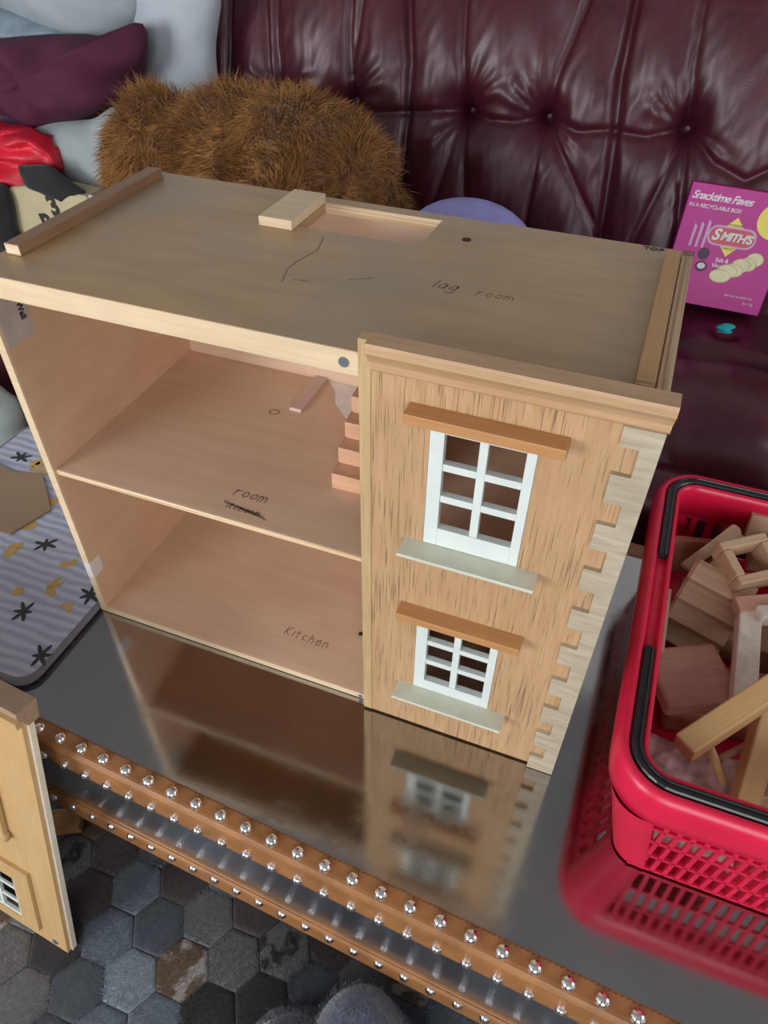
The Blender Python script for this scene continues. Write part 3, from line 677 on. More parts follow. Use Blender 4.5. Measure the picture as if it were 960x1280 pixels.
# puckered wrinkles along a band through the buttons
disp += .002*vnoise(Pf*np.array([4, .6, 1]), 5, 9).reshape(U.shape)*np.exp(-((Vv-.46)/.07)**2)
pos = ba[None, None]+bd*Vv[..., None]+bn*disp[..., None]; pos[..., 0] += U
rows = [pos]
for a in np.linspace(.25, PI, 9):                       # roll over the top
    base = pos[-1]; c = base-bn*.07
    rows.append((c+bn*.07*math.cos(a)+bd*.07*math.sin(a))[None])
pos = np.concatenate(rows, 0); R_, C_ = pos.shape[:2]
F = [(i*C_+k, i*C_+k+1, (i+1)*C_+k+1, (i+1)*C_+k) for i in range(R_-1) for k in range(C_-1)]
mesh('backrest', pos.reshape(-1, 3)+np.array(SOF), F, M_SOFA, sofa, True)
for (bx, bz) in buttons:
    bm = bmesh.new(); bmesh.ops.create_uvsphere(bm, u_segments=14, v_segments=8, radius=.013); o = bm_obj('button', bm, M_SOFA, sofa, True)
    k = (np.abs(us-bx).argmin(), np.abs(vs_-bz).argmin()); pp = pos[k[1], k[0]]+bn*.009
    o.location = Vector(pp)+SOF; o.scale = (1, .55, 1)
box('back_frame', SX0+SOF.x, SX1+SOF.x, 1.49-1.2, 1.58-1.2, 0.006, .70-FLOOR, M_SOFA, sofa, .02)
# seat cushion
us = np.concatenate([np.arange(SX0, .5, .05), np.arange(.5, 1.5, .010), np.arange(1.5, SX1, .05)]); prof = []
for t in np.linspace(0, 1, 20): prof.append((1.36-t*.26, .122-.006*t))
prof += [(1.088, .110), (1.078, .104), (1.068, .103)]
for a in np.linspace(math.radians(32), math.radians(196), 46): prof.append((.885+.185*math.cos(a), .030+.118*math.sin(a)))
prof += [(.712, -.012), (.708, -.006)]
for a in np.linspace(math.radians(55), math.radians(200), 24): prof.append((.680+.068*math.cos(a), -.028+.070*math.sin(a)))
prof.append((.622, FLOOR+.03))
prof = np.array(prof); n = len(prof)
U, K = np.meshgrid(us, np.arange(n)); Pp = np.stack([U, prof[K, 0], prof[K, 1]], -1)
fl = Pp.reshape(-1, 3); w = .006*vnoise(fl*np.array([1.2, .5, .5]), 4, 21)+.0035*vnoise(fl*np.array([3, .4, .4]), 6, 22)
sm = np.zeros(len(fl))
for sx in (.62, 1.10, 1.55, -.2, -.9): sm -= .022*np.exp(-((fl[:, 0]-sx-.05*np.sin(fl[:, 1]*6))/.012)**2)+.012*np.exp(-((fl[:, 0]-sx)/.06)**2)
for (sx, sy_) in ((.93, 1.16), (1.12, 1.05), (.80, 1.10)): sm -= .02*np.exp(-(((fl[:, 0]-sx)/.03)**2+((fl[:, 1]-sy_)/.03)**2))
sm *= (fl[:, 2] > -.03)
fl[:, 2] += np.where(fl[:, 1] > .74, w+sm, .4*(w+.3*sm)); fl[:, 1] -= np.where(fl[:, 1] < .76, .6*(w+.3*sm), 0)
F = [(i*len(us)+k, i*len(us)+k+1, (i+1)*len(us)+k+1, (i+1)*len(us)+k) for i in range(n-1) for k in range(len(us)-1)]
mesh('seat', fl+np.array(SOF), [f[::-1] for f in F], M_SOFA, sofa, True)
for x in (SX0, SX1-.2):
    box('arm', x+SOF.x-.1, x+SOF.x+.22, .66-1.2, 1.55-1.2, .006, .42-FLOOR, M_SOFA, sofa, .06, seg=4)

# ================================================================ SNACK BOX ON THE SOFA
M_MAG = plain('magenta_card', (.52, .010, .27), .45, 0, .12, 8); M_PINK = plain('pale_print', (.85, .74, .84), .5); M_YEL = plain('yellow_print_card', (.85, .74, .08), .4); M_REDP = plain('red_print', (.62, .04, .06), .4)
M_LAV = plain('lavender_print', (.62, .36, .66), .4); M_CHIP = plain('chip_print', (.80, .78, .48), .5); M_NAVY = plain('dark_print', (.06, .02, .06), .5)
sb = tag(empty('snack_box'), 'magenta cardboard crisps multipack box leaning on the burgundy sofa', 'snack box')
BW, BH, BD = .232, .262, .085
sb.location = (.876, 1.222, .145); sb.rotation_euler = (math.radians(-14), math.radians(2), math.radians(2))
# local: x width, z height, front face at y=0
box('carton', -BW/2, BW/2, 0, BD, 0, BH, M_MAG, sb, .0012)
fm = Matrix(((1, 0, 0, 0), (0, 0, -1, -.0006), (0, 1, 0, 0), (0, 0, 0, 1)))      # text plane onto the front face
def on_front(x, z, d=0): return Matrix.Translation((x, -d, z)) @ fm
def front_poly(name, pts, m, d=.0003, par=sb): return prism(name, pts, 'y', -d, -.0001, m, par)
def circ(cx, cz, r, rz=None, n=20, a0=0): return [(cx+r*math.cos(t+a0), cz+(rz or r)*math.sin(t+a0)) for t in np.linspace(0, 2*PI, n, endpoint=False)]
text('lettering', 'Snacktime Faves', on_front(-.110, .2365), .0235, M_PINK, sb, .35, .0005, 'LEFT', .86)
text('lettering', 'IN A RECYCLABLE BOX', on_front(-.1105, .2155), .0112, M_PINK, sb, 0, .0002, 'LEFT', .98)
front_poly('logo_diamond', [(.002, .203), (.040, .160), (.002, .117), (-.036, .160)], M_YEL)
front_poly('logo_border', [(x+.002, z) for x, z in rounded(-.053, .053, .138, .182, .020)], M_LAV, .0005)
front_poly('logo_oval', [(x+.002, z) for x, z in rounded(-.049, .049, .142, .178, .017)], M_REDP, .0008)
text('lettering', 'S', on_front(-.0335, .1605, .0006), .034, M_WHITE, sb, .25, .0012)
text('lettering', "MITH'S", on_front(.012, .1592, .0006), .0245, M_WHITE, sb, .25, .0010, 'CENTER', .9)
text('lettering', 'THE ORIGINAL', on_front(.002, .1855), .0055, M_NAVY, sb); text('lettering', 'THIN CUT', on_front(.002, .1345), .0055, M_NAVY, sb)
text('lettering', 'Salt &', on_front(-.002, .1075), .0125, M_PINK, sb, 0, .0003); text('lettering', 'Vinegar', on_front(-.002, .0945), .0125, M_PINK, sb, 0, .0003)
for k in range(3): front_poly('print_stripe', [(-.085+k*.014, .128), (-.080+k*.014, .128), (-.078+k*.014, .172+k*.006), (-.0845+k*.014, .178+k*.006)], M_LAV)
front_poly('bottle_print', circ(-.046, .116, .013, .014), M_NAVY); front_poly('bottle_print', circ(-.043, .088, .014, .012), M_NAVY); front_poly('salt_print', circ(-.043, .089, .009, .007), M_PINK, .0005)
M_CHIP2 = plain('chip_print_edge', (.62, .55, .28), .5)
for k in range(5, -1, -1):
    c_ = circ(.004+k*.0125, .074+k*.0085+.004*(k % 2), .024-.001*k, .0155, 18)
    front_poly('crisp_print', c_, M_CHIP2, .0003+.0004*(5-k)); front_poly('crisp_print', [(.90*(x-(.004+k*.0125))+.004+k*.0125, .88*(z-(.074+k*.0085+.004*(k % 2)))+.074+k*.0085+.004*(k % 2)) for x, z in c_], M_CHIP, .0005+.0004*(5-k))
front_poly('yellow_badge', [p for p in circ(.082, .206, .039, None, 40, -PI/2) if p[0] <= BW/2-.0005], M_YEL, .0006)
text('lettering', '8', on_front(.088, .214, .0004), .036, M_REDP, sb, 0, .0012); text('lettering', 'PACKS', on_front(.086, .188, .0004), .0095, M_REDP, sb, 0, .0003)
text('lettering', 'SERVING SUGGESTION', on_front(.060, .034), .0062, M_PINK, sb); text('lettering', '8 x 19g', on_front(.085, .022), .0072, M_PINK, sb)
tl = tag(inflated('hair_tie', [(.902, .140), (.915, .150), (.935, .151), (.943, .146), (.93, .139), (.94, .132), (.92, .129), (.905, .131), (.915, .136)], 1.14, .022, fabric('teal_cloth', (.01, .42, .46)), None, 6, 48, .004, 20, 4), 'small crumpled teal scrunchie on the sofa seat below the snack box', 'hair tie')

# ================================================================ LILAC BOWL BEHIND THE HOUSE
tb = tag(empty('lilac_bowl', (.362, .86, .142)), 'upturned lilac plastic bowl, its rounded top showing just above the dollhouse roof', 'bowl')
M_LIL = plain('lilac_plastic', (.36, .34, .76), .45)
n = 40; V, F = [], []; pf = [(.200, .0), (.206, .002), (.206, .010), (.198, .016)]+[(.196*math.cos(a)**.8, .016+.283*math.sin(a)) for a in np.linspace(.05, 1.35, 14)]+[(.03, .2985), (.004, .299)]
for (r, z) in pf: V += [(r*math.cos(k*2*PI/n), r*.75*math.sin(k*2*PI/n), z) for k in range(n)]
F = [(i*n+k, i*n+(k+1) % n, (i+1)*n+(k+1) % n, (i+1)*n+k) for i in range(len(pf)-1) for k in range(n)]+[tuple(range((len(pf)-1)*n, len(pf)*n))]
mesh('bowl_shell', V, F, M_LIL, tb, True)
n = 40; V = [(r*math.cos(k*2*PI/n), r*.75*math.sin(k*2*PI/n), z) for (r, z) in ((.204, .002), (.214, .004), (.214, .009), (.204, .012)) for k in range(n)]
mesh('rim_bead', V, [(i*n+k, i*n+(k+1) % n, ((i+1) % 4)*n+(k+1) % n, ((i+1) % 4)*n+k) for i in range(4) for k in range(n)], M_LIL, tb, True)

# ================================================================ SHEEPSKIN
fur_mat, nt, p = new_mat('brown_fur')
n_ = noise(nt, mapping(nt, (1, 1, 1)), 26, 4)
nt.links.new(ramp(nt, n_, [(.3, (.21, .088, .015)), (.55, (.35, .155, .028)), (.75, (.50, .25, .06))]), p.inputs['Base Color']); p.inputs['Roughness'].default_value = .65; p.inputs['Sheen Weight'].default_value = .2
fz = tag(empty('sheepskin', (-.15, .95, .14)), 'shaggy brown sheepskin bunched up on the sofa seat behind the dollhouse', 'sheepskin')
lobes = [((-.445, 1.00, .34), (.135, .12, .185)), ((-.06, .945, .355), (.215, .125, .205)), ((-.22, .97, .355), (.17, .12, .20)), ((.085, .94, .30), (.105, .10, .20))]
off = Vector((.15, -.95, -.14))
bm = bmesh.new()
for c, s in lobes: bmesh.ops.create_icosphere(bm, subdivisions=4, radius=1, matrix=Matrix.Translation(Vector(c)+off) @ Matrix.Diagonal((*s, 1)))
bm_obj('hide_body', bm, fur_mat, fz, True)
V, F = [], []
for li, (c, s) in enumerate(lobes):
    c, s = np.array(c), np.array(s); N = (15000, 27000, 13000, 10000)[li]
    d = rng.normal(size=(N, 3)); d /= np.linalg.norm(d, axis=1)[:, None]
    d = d[(d[:, 1] < .55) & (d[:, 2] > -.75)]
    P = c+d*s; nrm = d/s; nrm /= np.linalg.norm(nrm, axis=1)[:, None]
    keep = np.ones(len(P), bool)
    for lj, (c2, s2) in enumerate(lobes):
        if lj != li: keep &= (((P-np.array(c2))/np.array(s2))**2).sum(1) > .92
    P, nrm = P[keep], nrm[keep]; N = len(P)
    comb = np.stack([vnoise(P, 5, 31+li), -.2+.3*vnoise(P, 5, 41), vnoise(P, 6, 51)*.8-.15], 1)
    L = rng.uniform(.026, .060, N)
    t = nrm*.8+comb*.95+rng.normal(size=(N, 3))*.16; t /= np.linalg.norm(t, axis=1)[:, None]
    t2 = t+comb*.5+rng.normal(size=(N, 3))*.25+np.array([0, 0, -.35]); t2 /= np.linalg.norm(t2, axis=1)[:, None]
    sd = np.cross(t, rng.normal(size=(N, 3))); sd /= np.linalg.norm(sd, axis=1)[:, None]
    w = rng.uniform(.0006, .0012, N)[:, None]
    a, b, m_, e = P-sd*w, P+sd*w, P+t*(L*.55)[:, None], P+t*(L*.55)[:, None]+t2*(L*.5)[:, None]
    k0 = len(V); A = np.stack([a, b, m_+sd*w*.8, m_-sd*w*.8, e], 1).reshape(-1, 3)+np.array(off)
    V += A.tolist()
    for i in range(N): k = k0+5*i; F.append((k, k+1, k+2, k+3)); F.append((k+3, k+2, k+4))
me = bpy.data.meshes.new('fleece'); me.from_pydata(V, [], F); me.update(); fl_ = link('fleece', me, fur_mat, fz, True); fl_['kind'] = 'stuff'

# ================================================================ PILE OF BEDDING AND CLOTHES (left end of the sofa)
def soft(name, outl, y, th, m, label, cat, **k): return tag(inflated(name, outl, y, th, m, None, **k), label, cat)
soft('white_pillow', [(-.60, .80), (-.43, .80), (-.405, .69), (-.44, .57), (-.45, .45), (-.47, .20), (-.68, .17), (-.73, .40), (-.69, .55), (-.645, .67)], 1.27, .15, fabric('white_cotton', (.44, .49, .54), .06), 'plain white pillow standing upright against the sofa back', 'pillow', wr=.008, wf=5, seed=2)
soft('ribbed_pillow', [(-1.25, .82), (-.80, .83), (-.62, .80), (-.605, .67), (-.66, .60), (-.705, .556), (-.83, .575), (-.93, .60), (-1.08, .635), (-1.30, .64)], 1.24, .20, fabric('ribbed_grey', (.33, .385, .42), .07, ribs=34), 'pale grey ribbed pillow on top of the bedding pile', 'pillow', wr=.006, wf=6, seed=5)
soft('denim_cloth', [(-1.25, .66), (-1.0, .635), (-.88, .615), (-.78, .60), (-.80, .56), (-.92, .53), (-1.27, .52)], 1.20, .16, fabric('faded_denim', (.24, .31, .38), .35), 'crumpled faded blue cloth squeezed under the ribbed pillow', 'cloth', wr=.012, wf=9, seed=8, fold=.02)
soft('purple_blanket', [(-1.25, .58), (-1.0, .585), (-.874, .592), (-.733, .607), (-.62, .60), (-.535, .648), (-.523, .585), (-.595, .502), (-.688, .435), (-.864, .368), (-.99, .378), (-1.27, .40)], 1.10, .20, fabric('purple_fleece', (.075, .008, .034), .25, sheen=0), 'dark purple folded blanket in the middle of the bedding pile', 'blanket', wr=.012, wf=5, seed=11, fold=.07, foldf=9)
soft('indigo_cloth', [(-1.22, .44), (-1.0, .428), (-.87, .40), (-.815, .383), (-.85, .366), (-.93, .357), (-1.24, .34)], 1.05, .13, fabric('indigo_cotton', (.105, .07, .17), .25), 'dull violet cloth between the purple blanket and the red jacket', 'cloth', wr=.006, seed=14)
soft('grey_pillow', [(-.86, .41), (-.70, .432), (-.585, .48), (-.53, .38), (-.55, .22), (-.62, .15), (-.80, .15), (-.85, .30)], 1.05, .16, fabric('grey_green_cotton', (.33, .39, .40), .08), 'creased grey-green pillow between the red jacket and the sheepskin', 'pillow', wr=.010, wf=8, seed=17, fold=.012)
rj = tag(empty('red_jacket', (-.95, .95, .33)), 'bright red jacket with white stripes crumpled at the left end of the pile', 'jacket')
o = inflated('jacket_body', [(-1.16, .41), (-1.0, .422), (-.86, .424), (-.79, .41), (-.74, .345), (-.80, .30), (-.85, .256), (-.99, .25), (-1.2, .24)], .97, .13, fabric('red_nylon', (.60, .012, .035), .25, .45, 300, .2, 0), None, wr=.018, wf=12, seed=20, fold=.06, foldf=26, flat=.35); o.parent = rj; o.location = (.95, -.95, -.33)
for z, x in ((.392, -.93), (.362, -.945)): beam('white_stripe', (x-.035, .904, z), (x+.035, .897, z-.006), .006, .006, M_PALEW, None, 0, .001)
for ob in [q for q in COL.objects if q.name.startswith('white_stripe')]:
    mw = ob.matrix_world.copy(); ob.parent = rj; ob.matrix_world = Matrix.Translation((.95, -.95, -.33)) @ mw
soft('black_garment', [(-.82, .352), (-.80, .356), (-.735, .366), (-.715, .360), (-.69, .345), (-.645, .322), (-.633, .312), (-.65, .292), (-.68, .266), (-.71, .272), (-.80, .296), (-.815, .31)], .905, .05, fabric('black_knit', (.012, .013, .016), .3, .9), 'black garment hanging over the cream lettered bag', 'garment', wr=.006, wf=8, seed=23)
bag = tag(empty('cream_bag', (-.76, .92, .14)), 'cream cardboard bag with bold black lettering left of the dollhouse roof', 'bag')
o = prism('bag_body', [(-.895, .142), (-.60, .142), (-.615, .31), (-.76, .318), (-.865, .30)], 'y', .885, .96, plain('cream_card', (.50, .44, .27), .7, 0, .06, 10), bag, .006); o.location = (.76, -.92, -.14)
fb = Matrix(((1, 0, 0, 0), (0, 0, -1, 0), (0, 1, 0, 0), (0, 0, 0, 1)))
text('lettering', '3', Matrix.Translation((.76-.728, .8845-.92, .272-.14)) @ fb @ Matrix.Rotation(.25, 4, 'Z'), .066, M_INK, bag, 0, .003)
text('lettering', 'B', Matrix.Translation((.76-.765, .8845-.92, .222-.14)) @ fb @ Matrix.Rotation(.2, 4, 'Z'), .066, M_INK, bag, 0, .003)
soft('white_tissue', [(-.665, .30), (-.61, .31), (-.575, .29), (-.60, .25), (-.66, .25)], .90, .035, M_PALEW, 'small white paper scrap beside the black garment', 'paper', wr=.006, wf=14, seed=25)
soft('dark_coat', [(-1.25, .30), (-1.0, .305), (-.855, .31), (-.86, .2), (-.87, .13), (-1.25, .13)], .87, .11, fabric('black_wool', (.010, .009, .012), .3, .9), 'black coat bundled in the shadow below the red jacket', 'coat', wr=.008, seed=27)
# pale plastic crate on the floor left of the table
cr = tag(empty('plastic_bag', (-.78, .5, FLOOR)), 'pale green-white plastic bag standing on the floor beyond the mat', 'plastic bag')
o = inflated('bag_film', [(-1.05, -.44), (-.60, -.44), (-.585, -.25), (-.60, -.06), (-.70, .0), (-.85, -.02), (-1.02, -.05)], .44, .24, plain('milky_plastic', (.60, .72, .68), .3, 0, .05, 9), None, wr=.012, wf=8, seed=30, fold=.03); o.parent = cr; o.location = (.78, -.5, -FLOOR)
tube('strap', [(.02, -.14, .42), (.07, -.12, .40), (.12, -.10, .44), (.15, -.06, .43)], .006, M_BLACKP, cr)

# ================================================================ SHOPPING BASKET
bk = tag(empty('shopping_basket', (1.01, .17, .0034)), 'red plastic shopping basket with folded black handles, full of wooden dollhouse parts', 'basket')
BX0, BX1, BY0, BY1, RZ = .822, 1.225, -.124, .478, .2
BO = Vector((-1.01, -.17, 0))
def rr(ins, r, n=8):
    return [Vector((x, y, 0))+BO for x, y in rounded(BX0+ins, BX1-ins, BY0+ins, BY1-ins, max(r, .008), n)]
def sweep(name, prof, r0, m, parent, closed=True, smooth=True):
    V, F = [], []; ring = None
    for (ins, z) in prof:
        P = rr(ins, r0-ins); ring = len(P); V += [p+Vector((0, 0, z)) for p in P]
    k = len(prof)
    for i in range(k if closed else k-1):
        j = (i+1) % k
        for t in range(ring): F.append((i*ring+t, i*ring+(t+1) % ring, j*ring+(t+1) % ring, j*ring+t))
    return mesh(name, V, F, m, parent, smooth)
rim = [(.010, .137), (.004, .142), (.001, .160), (0, .180), (.002, .192), (.007, .199), (.013, .201), (.016, .198), (.017, .190), (.030, .190), (.031, .198), (.034, .200), (.038, .196), (.039, .186), (.036, .137)]
sweep('rim', rim, .068, M_BASKET, bk)
def flare(z): return .012+.030*(1-z/.135)           # side walls
def flare_y(z): return .006+.014*(1-z/.135)         # end walls
# solid rounded corners
fullr = rounded(0, 1, 0, 1, .3, 8)
for q in range(4):
    V, F = [], []; zsn = (.0, .045, .09, .143); idx = list(range(q*9, q*9+9))
    for th in (0, .0035):
        for z in zsn:
            P = [Vector((px, py, 0))+BO for px, py in rounded(BX0+flare(z)+th, BX1-flare(z)-th, BY0+flare_y(z)+th, BY1-flare_y(z)-th, .045-flare(z)*.3, 8)]; a = [P[i] for i in idx]
            ext0 = a[0]+(a[0]-a[1]).normalized()*.010; ext1 = a[-1]+(a[-1]-a[-2]).normalized()*.010
            V += [p+Vector((0, 0, z)) for p in [ext0]+a+[ext1]]
    n = 11
    for i in range(3):
        for k in range(n-1):
            F.append((i*n+k, i*n+k+1, (i+1)*n+k+1, (i+1)*n+k)); F.append(((4+i)*n+k, (5+i)*n+k, (5+i)*n+k+1, (4+i)*n+k+1))
    for i in range(3): F.append((i*n, (i+1)*n, (5+i)*n, (4+i)*n)); F.append((i*n+n-1, (4+i)*n+n-1, (5+i)*n+n-1, (i+1)*n+n-1))
    mesh('corner', V, F, M_BASKET, bk, True)
def lattice(name, side, ribw, gap, bars, barh):
    bm = bmesh.new(); r = .076
    horiz = side in ('front', 'back')
    lo, hi = (BX0+r, BX1-r) if horiz else (BY0+r, BY1-r)
    def pt(t, z, d=0):
        f = (flare_y(z) if horiz else flare(z))+d
        return {'front': (t, BY0+f), 'back': (t, BY1-f), 'left': (BX0+f, t), 'right': (BX1-f, t)}[side]
    def quadbar(ta, tb, z0, z1, th=.004):
        vs = []
        for d in (0, th):
            for (t, z) in ((ta, z0), (tb, z0), (tb, z1), (ta, z1)): x, y = pt(t, z, d); vs.append(bm.verts.new((x+BO.x, y+BO.y, z)))
        a = vs; 
        for f in ((0, 1, 2, 3), (7, 6, 5, 4), (0, 4, 5, 1), (1, 5, 6, 2), (2, 6, 7, 3), (3, 7, 4, 0)): bm.faces.new([a[i] for i in f])
    t = lo
    while t < hi:
        quadbar(t, t+ribw, .002, .142, .0055); t += ribw+gap
    for z in bars: quadbar(lo-.012, hi+.012, z, z+barh)
    return bm_obj(name, bm, M_BASKET, bk)
for side in ('front', 'right'): lattice('lattice_wall', side, .0056, .0094, (.0, .044, .088, .124), .0065)
lattice('lattice_wall', 'back', .010, .016, (.0, .03, .112), .022)
lattice('lattice_wall', 'left', .010, .010, (.0, .06, .112), .02)
P = [Vector((px, py, 0))+BO for px, py in rounded(BX0+flare(0)+.002, BX1-flare(0)-.002, BY0+flare_y(0)+.002, BY1-flare_y(0)-.002, .03, 8)]; mesh('basket_floor', [p+Vector((0, 0, z)) for z in (.0005, .004) for p in P], [tuple(range(len(P)))[::-1], tuple(range(len(P), 2*len(P)))]+[(k, (k+1) % len(P), len(P)+(k+1) % len(P), len(P)+k) for k in range(len(P))], M_BASKET, bk)
# folded handles lying in the groove of the rim
def handle(y0, y1, end):
    ins = .0235; P = []
    L, R_, f = BX0+ins, BX1-ins, (BY0+ins if end == 'front' else BY1-ins); r = .046; s = 1 if end == 'front' else -1
    P.append((L, y0))
    for k in range(4): P.append((L, y0+(f+s*r-y0)*(k+1)/4))
    for k in range(1, 9): a = k*PI/16; P.append((L+r-r*math.cos(a), f+s*(r-r*math.sin(a))))
    for k in range(1, 8): P.append((L+r+(R_-L-2*r)*k/8, f))
    for k in range(0, 9): a = k*PI/16; P.append((R_-r+r*math.sin(a), f+s*(r-r*math.cos(a))))
    P.append((R_, y0))
    V, F = [], []; pr = [(-.0066, .1905), (-.0066, .200), (-.005, .2022), (-.0015, .2030), (-.0005, .2012), (.0015, .2012), (.0025, .2030), (.005, .2022), (.0066, .200), (.0066, .1905)]; n = len(pr)
    for i, p in enumerate(P):
        a, b = Vector(P[max(0, i-1)]), Vector(P[min(len(P)-1, i+1)]); d = (b-a).normalized(); nn = Vector((-d.y, d.x))
        for (o_, z) in pr: V.append((p[0]+nn.x*o_+BO.x, p[1]+nn.y*o_+BO.y, z))
    for i in range(len(P)-1):
        for k in range(n): F.append((i*n+k, i*n+(k+1) % n, (i+1)*n+(k+1) % n, (i+1)*n+k))
    F += [tuple(range(n)), tuple(range(len(V)-n, len(V)))[::-1]]
    return mesh('handle', V, F, M_BLACKP, bk, False)
handle(.262, 0, 'back'); handle(.085, 0, 'front')

# ---------------------------------------------------------------- things in the basket
M_B1 = wood('bare_pine', (.44, .28, .17), (.58, .40, .26), 0, 14, 10, .6); M_B2 = wood('red_stain', (.34, .13, .075), (.43, .19, .115), 0, 14, 10, .5)
M_B3 = wood('honey_beam', (.52, .31, .13), (.62, .39, .18), 0, 16, 9, .5); M_B4 = wood('pink_beech', (.42, .20, .14), (.54, .30, .22), 0, 14, 10, .5); M_B5 = plain('crackled_white', (.62, .54, .47), .6, 0, .15, 60, .4, 90)
def thing_beam(name, p0, p1, w, h, m, label, cat, ro=0, bev=.002): return tag(beam(name, p0, p1, w, h, m, None, ro, bev), label, cat, 'wooden dollhouse parts in the basket')
# lower layer
thing_beam('pine_offcut', (.90, .02, .03), (1.10, .06, .03), .05, .045, M_B1, 'pale pine offcut at the bottom front of the basket, seen through the lattice', 'wood piece')
thing_beam('stained_board', (.90, .15, .035), (1.16, .20, .035), .09, .05, M_B2, 'red-stained board lying flat at the bottom of the basket', 'wood piece')
thing_beam('pine_plank', (.90, .33, .035), (1.16, .30, .035), .10, .05, M_B1, 'thick pine plank lying at the bottom back of the basket', 'wood piece')
thing_beam('pine_offcut', (1.13, .02, .03), (1.165, .10, .03), .04, .045, M_B1, 'short pine offcut low in the front right corner of the basket', 'wood piece')
# crumpled pale plastic at the front left
V, F = [], []; nx = 34
X, Yg = np.meshgrid(np.linspace(0, 1, nx), np.linspace(0, 1, nx)); P3 = np.stack([X.ravel(), Yg.ravel(), 0*X.ravel()], 1)
hgt = .058+.010*np.abs(vnoise(P3, 2.2, 61))+.006*vnoise(P3, 5, 62)+.02*(1-X.ravel())*(1-Yg.ravel())
top = np.stack([.872+P3[:, 0]*.125, -.098+P3[:, 1]*.155, hgt], 1); bot = top-np.array([0, 0, .0025]); V = np.vstack([top, bot]); N = nx*nx
F = [(i*nx+k, i*nx+k+1, (i+1)*nx+k+1, (i+1)*nx+k) for i in range(nx-1) for k in range(nx-1)]; F += [tuple(q+N for q in f[::-1]) for f in F]
tag(mesh('plastic_wrap', V, F, plain('dusty_pink_plastic', (.56, .37, .36), .4, 0, .25, 40), None, True), 'crumpled dusty pink plastic wrap in the front left corner of the basket', 'plastic wrap')
# upper layer
o = thing_beam('rounded_block', (.871, .110, .104), (.968, .160, .104), .098, .024, M_B4, 'flat pinkish block with rounded corners against the left side of the basket', 'wood piece', 0, .006)
thing_beam('honey_beam', (.908, -.012, .150), (1.06, .162, .196), .030, .030, M_B3, 'long honey-coloured beam lying diagonally on top of the basket', 'wood piece', .0, .0025)
thing_beam('honey_post', (1.000, -.055, .045), (1.012, .105, .152), .030, .026, M_B3, 'honey-coloured post sloping under the diagonal beam in the basket', 'wood piece', .25, .0025)
o = tag(tube('dowel', [(.938, .026, .132), (.972, .022, .075), (1.0, .016, .03)], .0062, M_B3, None, 12), 'round dowel sticking down beneath the diagonal honey beam', 'dowel')
o = tag(tube('dowel', [(.968, .045, .06), (1.03, .085, .11)], .005, M_B1, None, 10), 'thin short dowel between the honey beam and the sloping post', 'dowel')
thing_beam('crackled_post', (.982, .098, .128), (.982, .250, .146), .030, .026, M_B5, 'crackled white-painted post in the middle of the basket', 'wood piece', 0, .002)
thing_beam('crackled_crosspiece', (.990, .236, .158), (1.05, .262, .160), .024, .022, M_B5, 'crackled white crosspiece joining the top of the painted post', 'wood piece', 0, .003)
thing_beam('pine_lath', (.8735, .275, .112), (.8735, .150, .112), .008, .03, M_B1, 'thin pale lath standing along the left wall of the basket', 'wood piece', 0, .001)
thing_beam('stop_block', (.962, .248, .150), (1.05, .285, .158), .026, .024, M_B4, 'squarish beech block just behind the crackled post', 'wood piece', .2, .002)
# spare staircase
sc_ = [(0, 0), (.132, 0)]
pr_ = [(0, .112), (-.026, .102), (-.014, .080), (-.042, .070), (-.030, .048), (-.058, .038), (-.046, .016), (-.074, .006), (-.07, 0), (.012, 0), (.012, .112)]
st = tag(empty('spare_staircase', (.893, .316, .046)), 'spare toy staircase with three sawtooth steps and a red side in the basket', 'toy staircase', 'wooden dollhouse parts in the basket')
o = prism('steps', pr_, 'x', .004, .094, M_B1, st, .0012); o2 = prism('red_side', [(y*1.02-.001, z*1.0+.002) for y, z in pr_], 'x', 0, .004, M_B2, st)
st.rotation_euler = (0, math.radians(4), math.radians(-16))
# square frame
fr = tag(empty('square_frame', (.972, .325, .172)), 'square hollow wooden frame resting on the spare staircase', 'wood piece', 'wooden dollhouse parts in the basket')
for nm, a in (('frame_bar', (-.038, .038, -.036, -.022)), ('frame_bar', (-.038, .038, .022, .036)), ('frame_bar', (-.038, -.024, -.022, .022)), ('frame_bar', (.024, .038, -.022, .022))):
    box(nm, a[0], a[1], a[2], a[3], -.018, .018, M_B1, fr, .002)
fr.rotation_euler = (math.radians(16), math.radians(-4), math.radians(34))
# paddles with rounded ends
def paddle(p0, p1, w, h, label):
    L = (Vector(p1)-Vector(p0)).length
    poly = [(-L/2, -w/2), (L/2-.02, -w/2)]+[(L/2+.7*w*math.sin(a)-.012, -.72*w*math.cos(a)) for a in np.linspace(.35, PI-.35, 9)]+[(L/2-.02, w/2), (-L/2, w/2)]
    o = prism('turned_arm', poly, 'z', -h/2, h/2, M_B1, None, .0012); o.matrix_world = beam_matrix(p0, p1, .5)
    return tag(o, label, 'wood piece', 'wooden dollhouse parts in the basket')
paddle((.893, .332, .124), (.962, .424, .152), .017, .010, 'thin pine arm with a rounded lobe, nearest the back left corner of the basket')
paddle((.925, .335, .112), (.975, .420, .138), .018, .010, 'second pine arm with a rounded lobe, behind the first and lower')
thing_beam('stained_plank', (.872, .398, .085), (.948, .412, .088), .012, .075, M_B2, 'red-brown panel standing against the back wall of the basket', 'wood piece', 0, .001)
thing_beam('box_side', (.975, .428, .145), (1.09, .436, .148), .012, .07, M_B1, 'pale box side standing in the back of the basket, right of the lobed arms', 'wood piece', -.2, .001)
thing_beam('box_side', (.988, .395, .132), (1.10, .405, .135), .035, .05, M_B1, 'thick pale block in front of the box side at the back of the basket', 'wood piece', .3, .001)
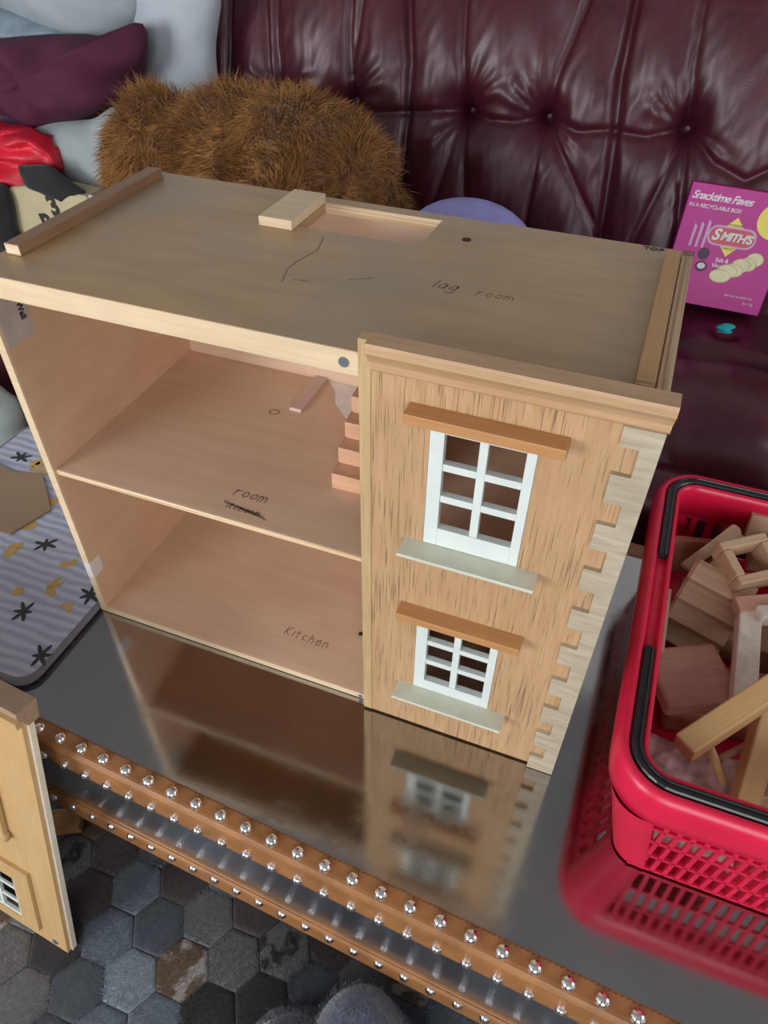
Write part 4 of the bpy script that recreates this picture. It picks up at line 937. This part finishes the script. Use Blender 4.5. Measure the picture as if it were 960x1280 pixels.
thing_beam('pine_offcut', (1.06, .18, .10), (1.16, .34, .12), .06, .06, M_B1, 'chunky pine offcut against the right wall of the basket', 'wood piece', .2, .002)
thing_beam('pine_offcut', (1.06, .02, .08), (1.17, .12, .10), .05, .04, M_B4, 'beech offcut low on the right side of the basket', 'wood piece', .2, .002)

# ================================================================ GREY FLEECE AT THE BOTTOM EDGE
flm = fabric('grey_fleece', (.10, .115, .15), .3, .95, 260, .8, .5)
gx, gy = np.meshgrid(np.linspace(-1, 1, 70), np.linspace(-1, 1, 60)); x, y = gx*.20+.60, gy*.15-.405
def hump(cx, cy_, sx, sy_, h): return h*np.exp(-(((x-cx)/sx)**2+((y-cy_)/sy_)**2)**2.2)
z = np.maximum.reduce([hump(.608, -.360, .078, .098, .25), hump(.522, -.415, .075, .085, .20), hump(.69, -.385, .05, .075, .15)])
pp = np.stack([x.ravel(), y.ravel(), z.ravel()], 1); edge = np.clip((1-np.maximum(np.abs(gx), np.abs(gy)))*6, 0, 1).ravel()
pp[:, 2] = FLOOR-.004+(pp[:, 2]+.006*vnoise(pp, 10, 71))*edge
zz = z.ravel(); F = [f for f in ((i*70+k, i*70+k+1, (i+1)*70+k+1, (i+1)*70+k) for i in range(59) for k in range(69)) if max(zz[q] for q in f) > .001]
bl = tag(empty('fleece_blanket', (.6, -.445, FLOOR)), 'grey fuzzy fleece blanket heaped on the rug in front of the table', 'blanket')
fc = mesh('fleece_cloth', pp-np.array([.6, -.445, FLOOR]), F, flm, bl, True)
# fuzz of the fleece
P = pp[(zz > .02)]; P = P[rng.integers(0, len(P), 9000)]+rng.normal(size=(9000, 3))*np.array([.004, .004, .0005]); n_ = len(P)
c0 = np.array([.6, -.40, FLOOR-.05]); d = P-c0; d /= np.linalg.norm(d, axis=1)[:, None]; d = d+rng.normal(size=(n_, 3))*.45; d /= np.linalg.norm(d, axis=1)[:, None]
sd = np.cross(d, rng.normal(size=(n_, 3))); sd /= np.linalg.norm(sd, axis=1)[:, None]
T = np.stack([P-sd*.0007, P+sd*.0007, P+d*rng.uniform(.004, .010, n_)[:, None]], 1).reshape(-1, 3)-np.array([.6, -.445, FLOOR])
o = mesh('fuzz', T, [(3*k, 3*k+1, 3*k+2) for k in range(n_)], flm, bl); o['kind'] = 'stuff'
